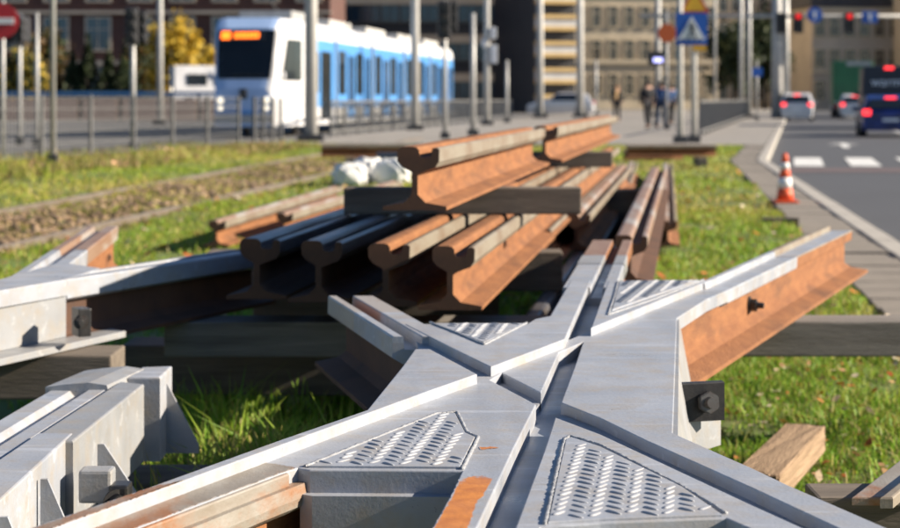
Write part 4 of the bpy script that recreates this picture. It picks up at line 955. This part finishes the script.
# ------------------------------------------------------------------ road vehicles
def car(name, X, Y, rz, body, label, L=4.3, Wd=1.78, Hh=1.46, kind='hatch', brake=True, cat='car', zg=-.12, front=False):
    t = empty(name, (X, Y, zg), rz, label, cat)          # origin at the rear, +y forward
    w = Wd / 2; gr = .2
    if kind == 'van': st = [(0, .95, 1.0, 1.0), (.08, 1.0, 1.0, 1.0), (L * .72, 1.0, 1.0, .98), (L * .86, .62, .55, .95), (L * .99, .50, .36, .90), (L, .45, .33, .86)]
    elif kind == 'hatch': st = [(0, .56, .57, .90), (.06, .62, .64, .95), (.30, .64, .90, 1.0), (.75, .64, 1.0, 1.0), (L * .52, .63, .99, 1.0), (L * .72, .62, .66, 1.0), (L * .98, .50, .51, .92), (L, .42, .43, .86)]
    else: st = [(0, .60, .61, .9), (.05, .68, .69, .96), (.55, .66, .70, 1.0), (1.15, .64, .97, 1.0), (L * .52, .63, 1.0, 1.0), (L * .72, .60, .64, 1.0), (L * .98, .48, .49, .92), (L, .40, .41, .86)]
    rings = []
    for y, zb, zr, wf in st:
        zb, zr = zb * Hh, max(zr, zb + .003) * Hh; ww = w * wf; wr = ww * (.80 if zr > zb + .15 * Hh else .97)
        if kind == 'van': wr = ww * .95; zb = min(zb, zr * .62)
        rings.append([(-ww * .93, y, gr), (ww * .93, y, gr), (ww, y, .45 * Hh), (ww * .985, y, zb), (wr, y, zr - .05), (wr * .88, y, zr), (-wr * .88, y, zr), (-wr, y, zr - .05), (-ww * .985, y, zb), (-ww, y, .45 * Hh)])
    loft('body', rings, body, t, smooth=False)
    bm = bmesh.new()
    for s in (-1, 1):
        for y in (.78, L - .85):
            bm2 = bmesh.new(); bmesh.ops.create_cone(bm2, cap_ends=True, segments=22, radius1=.32, radius2=.32, depth=.22, matrix=Matrix.Rotation(R(90), 4, 'Y')); wh = bm_obj('wheel', bm2, M['rubber'], t, loc=(s * (w - .10), y, .32))
            bm3 = bmesh.new(); bmesh.ops.create_cone(bm3, cap_ends=True, segments=18, radius1=.2, radius2=.18, depth=.24, matrix=Matrix.Rotation(R(90), 4, 'Y')); bm_obj('rim', bm3, M['zinc'], wh)
    bm.free()
    # rear window, lamps, plate, bumper
    if kind == 'van':
        rw = None
    else:
        y0, y1 = (.10, .29) if kind == 'hatch' else (.62, 1.12); z0, z1 = (.665, .885) if kind == 'hatch' else (.72, .95)
        bm = bmesh.new(); pts = [(-w * .80, y0 - .02, z0 * Hh), (w * .80, y0 - .02, z0 * Hh), (w * .68, y1 - .03, z1 * Hh), (-w * .68, y1 - .03, z1 * Hh)]
        bm.faces.new([bm.verts.new(p) for p in pts]); bmesh.ops.extrude_face_region(bm, geom=bm.faces[:])
        for v in list(bm.verts)[4:]: v.co.y -= .025; v.co.z += .012
        bm_obj('rear_window', bm, M['glass'], t)
    zl = .60 * Hh if kind != 'van' else .46 * Hh
    for s in (-1, 1):
        box('tail_lamp', (s * w * .80, .02, zl - .02), (.24, .07, .17) if kind != 'van' else (.16, .06, .36), M['lamp_red'] if brake else M['signred'], t, bev=.02)
        box('side_mirror', (s * (w + .07), L * .66, .66 * Hh if kind != 'van' else .56 * Hh), (.18, .1, .14), body if not isinstance(body, list) else body[0], t, bev=.03)
        # side glass
        if kind != 'van':
            bm = bmesh.new(); pts = [(s * w * .975, .75, .665 * Hh), (s * w * .975, L * .66, .66 * Hh), (s * w * .80, L * .54, .93 * Hh), (s * w * .80, .95, .93 * Hh)]
            f = bm.faces.new([bm.verts.new(p) for p in pts]); bmesh.ops.extrude_face_region(bm, geom=[f])
            for v in list(bm.verts)[4:]: v.co.x += s * .02
            bm_obj('side_window', bm, M['glass'], t)
    if brake: box('brake_lamp', (0, .10 if kind != 'hatch' else .27, .93 * Hh) if kind != 'van' else (0, -.02, .97 * Hh), (.34, .05, .06 if kind != 'van' else .10), M['lamp_red'], t)
    box('number_plate', (0, -.012, .40 * Hh if kind != 'van' else .27 * Hh), (.5, .015, .11), M['signwhite'], t)
    box('bumper', (0, .02, .30 * Hh if kind != 'van' else .17 * Hh), (Wd * .94, .10, .2), body if kind != 'van' else M['dark'], t, bev=.04)
    return t
dirr = -math.atan(.192)
def dz_base(v, zg=-.12): return (CAM_H - zg) * FPX / (v - HOR)
dW = dz_base(121); car('parked_car', XD(797, dW), dW, dirr, M['silver'], 'white-silver hatchback with lit red brake lamps alone in its lane', 4.0, 1.75, 1.5)
dN = 53.5; car('queueing_car', XD(891, dN), dN, dirr, M['navy'], 'dark navy blue hatchback at the tail of the queue', 4.3, 1.80, 1.30)
dV = 68.0; vn = car('queueing_van', XD(889, dV), dV, dirr, M['vanblack'], 'tall black van with white lettering on its rear doors', 5.4, 2.05, 2.45, 'van', cat='van')
fc = bpy.data.curves.new('lettering', 'FONT'); fc.body = 'warma'; fc.size = .50; fc.extrude = .004; fc.align_x = 'CENTER'
fo = bpy.data.objects.new('lettering', fc); COL.objects.link(fo)
dg = bpy.context.evaluated_depsgraph_get(); me = bpy.data.meshes.new_from_object(fo.evaluated_get(dg)); bpy.data.objects.remove(fo)
me.materials.clear(); me.materials.append(mat('pale_lettering', (.75, .80, .85), .5)); link('lettering', me, vn, (0, -.035, 1.68), (R(90), 0, 0))
box('door_seam', (0, -.006, 1.4), (.02, .02, 1.9), M['rubber'], vn)
dK = dz_base(119); car('queueing_car', XD(855, dK), dK, dirr, M['silver'], 'pale car between the green truck and the black van', 4.2, 1.76, 1.45)
dT = 108
tk = empty('green_truck', (XD(853, dT), dT, -.12), dirr, 'green box truck at the head of the queue', 'truck')
bm = bmesh.new(); bm_box(bm, (0, 3.2, 2.15), (2.45, 6.2, 2.75), bev=.06); bm_obj('cargo_box', bm, M['greenbox'], tk)
box('cab', (0, 7.4, 1.55), (2.3, 1.9, 2.2), M['white'], tk, bev=.15); box('chassis', (0, 4, .62), (1.6, 8, .3), M['dark'], tk); box('pale_header', (.35, .06, 3.36), (1.5, .06, .26), M['zinc'], tk)
for s in (-1, 1):
    for y in (1.4, 7.2):
        bm = bmesh.new(); bmesh.ops.create_cone(bm, cap_ends=True, segments=20, radius1=.46, radius2=.46, depth=.3, matrix=Matrix.Rotation(R(90), 4, 'Y')); bm_obj('wheel', bm, M['rubber'], tk, loc=(s * 1.0, y, .46))
    box('tail_lamp', (s * 1.0, .02, .75), (.3, .08, .14), M['signred'], tk); box('door_leaf', (s * .58, .08, 2.1), (1.1, .04, 2.4), M['greenbox'], tk, bev=.01)
car('parked_car', XD(594, 108), 108, R(80), M['silver'], 'pale parked car behind the fair-haired pedestrian', 4.1, 1.75, 1.45, brake=False, zg=0)
vw = car('parked_van', XD(172, 95), 95, R(-72), M['white'], 'white van passing behind the pink parapet', 4.8, 1.95, 2.3, 'van', brake=False, cat='van', zg=.55)
box('side_glass', (.975, 2.9, 1.55), (.05, 1.5, .6), M['glass'], vw); box('side_glass', (.975, 1.2, 1.55), (.05, 1.1, .6), M['glass'], vw)
lens(vw, .0, -.02, 1.0, .16, M['lamp_white'], 'lamp')

# ------------------------------------------------------------------ people
def skin_body(name, verts, edges, rad, m, parent, sub=2):
    me = bpy.data.meshes.new(name); me.from_pydata(verts, edges, []); o = link(name, me, parent)
    md = o.modifiers.new('skin', 'SKIN'); sv = me.skin_vertices[0].data
    for i, r in enumerate(rad): sv[i].radius = (r, r) if not isinstance(r, tuple) else r
    sv[0].use_root = True
    s = o.modifiers.new('sub', 'SUBSURF'); s.levels = sub; s.render_levels = sub
    dg = bpy.context.evaluated_depsgraph_get(); nm = bpy.data.meshes.new_from_object(o.evaluated_get(dg))
    o.modifiers.clear(); o.data = nm; nm.materials.clear(); nm.materials.append(m)
    nm.polygons.foreach_set('use_smooth', [True] * len(nm.polygons)); return o
def person(u, d, h, rz, label, jacket, trousers, hair, stride=.16, extra=None):
    t = empty('person', (XD(u, d), d, .005), rz, label, 'person'); k = h / 1.72
    def S(l): return [tuple(c * k for c in p) for p in l]
    s = stride
    body = S([(0, 0, .95), (0, 0, 1.15), (0, 0, 1.38), (0, 0, 1.47), (0, .01, 1.56), (0, .015, 1.66), (.10, 0, .90), (.10, s * .5, .50), (.10, s * .7, .08), (.10, s + .12, .035), (-.10, 0, .90), (-.10, -s * .2, .50), (-.10, -s, .10), (-.10, -s + .14, .04),
              (.19, 0, 1.40), (.24, -.03, 1.13), (.24, .07, .90), (.24, .10, .80), (-.19, 0, 1.40), (-.24, .02, 1.13), (-.24, .10, .91), (-.24, .13, .81)])
    ed = [(0, 1), (1, 2), (2, 3), (3, 4), (4, 5), (0, 6), (6, 7), (7, 8), (8, 9), (0, 10), (10, 11), (11, 12), (12, 13), (2, 14), (14, 15), (15, 16), (16, 17), (2, 18), (18, 19), (19, 20), (20, 21)]
    rd = [.13, .13, .13, .055, .085, .075, .085, .06, .042, .04, .085, .06, .042, .04, .06, .045, .035, .03, .06, .045, .035, .03]
    skin_body('body', body, ed, [r * k for r in rd], M['skin'], t)
    jv = [body[i] for i in (0, 1, 2, 14, 15, 16, 18, 19, 20)]; je = [(0, 1), (1, 2), (2, 3), (3, 4), (4, 5), (2, 6), (6, 7), (7, 8)]
    skin_body('jacket', jv, je, [r * k for r in (.165, .16, .155, .085, .068, .055, .085, .068, .055)], jacket, t)
    tv = [body[i] for i in (0, 6, 7, 8, 10, 11, 12)]; tv[0] = (0, 0, .93 * k); te = [(0, 1), (1, 2), (2, 3), (0, 4), (4, 5), (5, 6)]
    skin_body('trousers', tv, te, [r * k for r in (.15, .105, .078, .062, .105, .078, .062)], trousers, t)
    hv = S([(0, -.02, 1.60), (0, -.01, 1.68), (0, -.05, 1.53)]); skin_body('hair', hv, [(0, 1), (0, 2)], [.092 * k, .075 * k, .06 * k], hair, t)
    for sx in (-1, 1):
        skin_body('shoe', S([(.10 * sx, (s * .7 if sx > 0 else -s) - .02, .05), (.10 * sx, (s * .7 if sx > 0 else -s) + .16, .035)]), [(0, 1)], [.055 * k, .042 * k], M['rubber'], t, 1)
    return t
p1 = person(617, 80, 1.70, R(170), 'fair-haired pedestrian in an olive coat with a tan scarf', M['cloth_olive'], M['cloth_dark'], M['hair_fair'])
skin_body('scarf', [(0, .06, 1.46), (.03, .17, 1.30), (.05, .19, 1.0)], [(0, 1), (1, 2)], [.10, .07, .06], M['cloth_tan'], p1)
person(648, 62, 1.74, R(20), 'pedestrian in dark clothes walking beside the one in a blue jacket', M['cloth_dark'], M['cloth_dark'], M['hair_dark'])
person(661, 63, 1.72, R(-15), 'pedestrian in a blue jacket and dark jeans', M['cloth_blue'], M['cloth_denim'], M['hair_dark'], .22)
person(671, 72, 1.70, R(10), 'pedestrian in blue partly hidden behind the sign post', M['cloth_blue'], M['cloth_dark'], M['hair_dark'])

# ------------------------------------------------------------------ parapet, trees, buildings
pr = empty('parapet', (-26, 86, 0), 0, 'pinkish concrete parapet with a blue handrail beyond the tram street', 'wall')
for k in range(8): box('parapet_panel', (k * 1.95 + 1, 0, .52), (1.75, .18, 1.04), M['pinkwall'], pr, bev=.02)
for k in range(9): box('post', (k * 1.95, 0, .68), (.14, .14, 1.36), M['dark'], pr)
box('handrail', (8, -.02, 1.34), (16.4, .12, .16), M['bluerail'], pr); box('handrail', (8, -.02, 1.16), (16.4, .06, .06), M['bluerail'], pr)
def tree(name, X, Y, h, rad, cols, label, trunk=.35, n=2600, ls=.16, conical=False, z0=0):
    t = empty(name, (X, Y, z0), 0, label, 'tree')
    bm = bmesh.new(); bm_tube(bm, [(0, 0, 0), (.05, 0, h * trunk), (0, .05, h * .8)], [h * .03, h * .024, h * .006], 9)
    for k in range(7):
        a = k * 2.4; z = h * (trunk + .08 * (k % 4)); bm_tube(bm, [(0, 0, z), (math.cos(a) * rad * .5, math.sin(a) * rad * .5, z + h * .15), (math.cos(a) * rad * .8, math.sin(a) * rad * .8, z + h * .24)], [h * .012, h * .008, h * .003], 6)
    bm_obj('trunk', bm, M['bark'], t)
    cl = RNG.normal(0, 1, (26, 3)); cl /= np.linalg.norm(cl, axis=1)[:, None]; cl *= (.35 + .6 * RNG.random((26, 1)))
    c = cl[RNG.integers(26, size=n)] + RNG.normal(0, .17, (n, 3))
    zc = h * (trunk * .6 + 1) / 2; hz = h * (1 - trunk * .6) / 2
    pos = np.c_[c[:, 0] * rad, c[:, 1] * rad, zc + c[:, 2] * hz]
    if conical: f = np.clip(1.15 - pos[:, 2] / h, .08, 1); pos[:, 0] *= f; pos[:, 1] *= f
    a = RNG.normal(0, 1, (n, 3)); a /= np.linalg.norm(a, axis=1)[:, None]; b = np.cross(a, RNG.normal(0, 1, (n, 3))); b /= np.linalg.norm(b, axis=1)[:, None]
    s = ls * (.6 + .8 * RNG.random((n, 1)))
    V = np.stack([pos - a * s, pos + b * s * .6, pos + a * s, pos - b * s * .6], 1).reshape(-1, 3); F = np.arange(n * 4).reshape(n, 4)
    cc = np.array(cols); col = cc[RNG.integers(len(cc), size=n)] * (.7 + .6 * RNG.random((n, 1)))
    np_mesh('crown', V, F, M['leaf'], np.repeat(col, 4, 0), t, None)
YT = [(.55, .36, .03), (.45, .32, .04), (.38, .30, .05), (.60, .42, .05)]
DG = [(.03, .045, .018), (.04, .055, .02), (.025, .035, .015)]
tree('birch_tree', XD(172, 100), 100, 5.6, 1.5, YT, 'yellow autumn tree behind the white van', .3, 3000)
tree('birch_tree', XD(203, 108), 108, 4.2, 1.1, YT, 'smaller yellow autumn tree close to the tram nose', .3, 1800)
tree('small_tree', XD(15, 98), 98, 4.2, 1.6, YT[2:] + DG, 'yellowish shrubby tree behind the round red sign', .2, 2600)
for u, h, lb in ((72, 3.6, 'dark conifer behind the parapet, tallest beside the brick wall'), (88, 4.4, 'dark conifer behind the parapet, middle of the row'), (107, 3.9, 'dark conifer behind the parapet, slim one'), (124, 3.3, 'dark conifer behind the parapet, next to the yellow tree')):
    tree('conifer', XD(u, 96), 96, h, .95, DG, lb, .1, 2200, .14, True)
BR = [(.16, .09, .03), (.11, .08, .03), (.2, .13, .04)]
tree('small_tree', XD(48, 104), 104, 5.2, 1.7, BR + DG, 'brownish autumn tree before the brick wall', .2, 2800)
tree('small_tree', XD(140, 104), 104, 5.0, 1.4, DG + BR[:1], 'dark leafy tree between conifers and yellow tree', .2, 2600)
tree('street_tree', XD(735, 150), 150, 8, 2.4, DG + [(.07, .08, .03)], 'dark green street tree beyond the railing', .3, 2400, .25)
tree('street_tree', XD(765, 175), 175, 9.5, 3, DG, 'dark street tree before the grey houses', .3, 2400, .28)
def building(name, x0, x1, y, dep, h, wall, label, cols, rowsz, win, frame=None, z0=-.1, rz=0, glass=None, first=1.2, arch=False, bands=None):
    t = empty(name, (x0, y, z0), rz, label, 'building'); w = x1 - x0
    box('wall', (w / 2, dep / 2, h / 2), (w, dep, h), wall, t)
    bm = bmesh.new(); ww, wh = win
    bm_box(bm, (0, .0, 0), (ww, .10, wh), mi=0); 
    for s in (-1, 1): bm_box(bm, (s * (ww / 2 + .07), -.03, 0), (.14, .16, wh + .28), mi=1)
    for s in (-1, 1): bm_box(bm, (0, -.034, s * (wh / 2 + .07)), (ww, .168, .14), mi=1)
    bm_box(bm, (0, -.055, .15 * wh), (ww, .03, .07), mi=1); bm_box(bm, (0, -.06, 0), (.07, .03, wh), mi=1)
    me = bpy.data.meshes.new('window'); bm.to_mesh(me); bm.free(); me.materials.append(glass or M['glass']); me.materials.append(frame or wall)
    for c in range(cols):
        for r_ in range(rowsz[0]):
            link('window', me, t, ((c + .5) * w / cols, -.05, first + wh / 2 + r_ * rowsz[1]))
    if bands:
        for zb, hb, m in bands: box('cornice', (w / 2, -.16, zb), (w + .2, .36, hb), m, t)
    return t
building('brick_building', -45, XD(330, 118), 118, 18, 17, M['brickdark'], 'dark red-brown brick building behind the yellow trees', 13, (5, 3.3), (1.5, 2.1), M['greyrender'], glass=M['blueglass'], bands=[(3.6, .25, M['greyrender']), (7, .2, M['greyrender'])])
og = building('office_building', XD(322, 150), XD(536, 150), 150, 20, 20, M['dark'], 'dark glass office building behind the tram', 11, (6, 3.3), (1.45, 1.9), M['bolt'], glass=M['blueglass'], bands=[(3.0 + 3.3 * k, .7, M['greyrender']) for k in range(5)])
# banded building
bx0, bx1, bd = XD(535, 135), XD(577, 135), 135
bb = empty('banded_building', (bx0, bd, -.1), R(14), 'building with stacked gold and pale horizontal bands', 'building')
box('wall', ((bx1 - bx0) / 2, 6, 9), (bx1 - bx0, 12, 18), M['dark'], bb)
for k in range(8):
    z = .9 + k * 2.05
    box('pale_band', ((bx1 - bx0) / 2, -.25, z), (bx1 - bx0 + .1, .5, .62), M['bandwhite'], bb)
    box('gold_band', ((bx1 - bx0) / 2, -.32, z + .46), (bx1 - bx0 + .16, .62, .3), M['bandgold'], bb)
    box('gold_band', ((bx1 - bx0) / 2, -.32, z - .46), (bx1 - bx0 + .16, .62, .3), M['bandgold'], bb)
building('sandstone_building', XD(572, 180), XD(722, 180), 180, 25, 24, M['sand'], 'beige sandstone office block with rows of tall windows', 9, (6, 3.5), (.85, 2.1), M['sand'], glass=M['glass'], first=1.6, bands=[(5.0, .4, M['sand']), (12.3, .3, M['sand'])], rz=R(7))
building('corner_house', XD(716, 205), XD(797, 205), 205, 20, 22, M['greyrender'], 'grey rendered house with tall windows left of the sky gap', 6, (6, 3.4), (1.0, 2.0), M['bandwhite'], bands=[(4.2, .4, M['sand'])], rz=R(7))
t = building('tenement', XD(812, 190), XD(905, 190), 190, 20, 11.2, M['greyrender'], 'grey-brown old tenement under a steep slate roof behind the queue', 6, (3, 3.4), (1.05, 1.9), M['sand'], bands=[(4.2, .35, M['sand']), (10.9, .4, M['sand'])], rz=R(7))
w = XD(905, 190) - XD(812, 190)
bm = bmesh.new(); pv = [(-.4, -.4, 11.2), (w + .4, -.4, 11.2), (w + .4, 20.4, 11.2), (-.4, 20.4, 11.2), (2.6, 4, 17), (w - .4, 4, 17), (w - .4, 16, 17), (2.6, 16, 17)]
vv = [bm.verts.new(p) for p in pv]
for f in ((0, 1, 5, 4), (1, 2, 6, 5), (2, 3, 7, 6), (3, 0, 4, 7), (4, 5, 6, 7), (3, 2, 1, 0)): bm.faces.new([vv[i] for i in f])
bm_obj('roof', bm, M['roof'], t)
building('tenement', XD(905, 186), XD(1010, 186), 186, 20, 18, M['sand'], 'taller sand-coloured tenement at the road\'s right side', 6, (5, 3.4), (1.05, 1.9), M['greyrender'])
building('far_house', XD(785, 300), XD(830, 300), 300, 15, 15.6, M['sand'], 'distant house filling the end of the street under the sky gap', 4, (4, 3.4), (1.1, 1.9), M['bandwhite'])
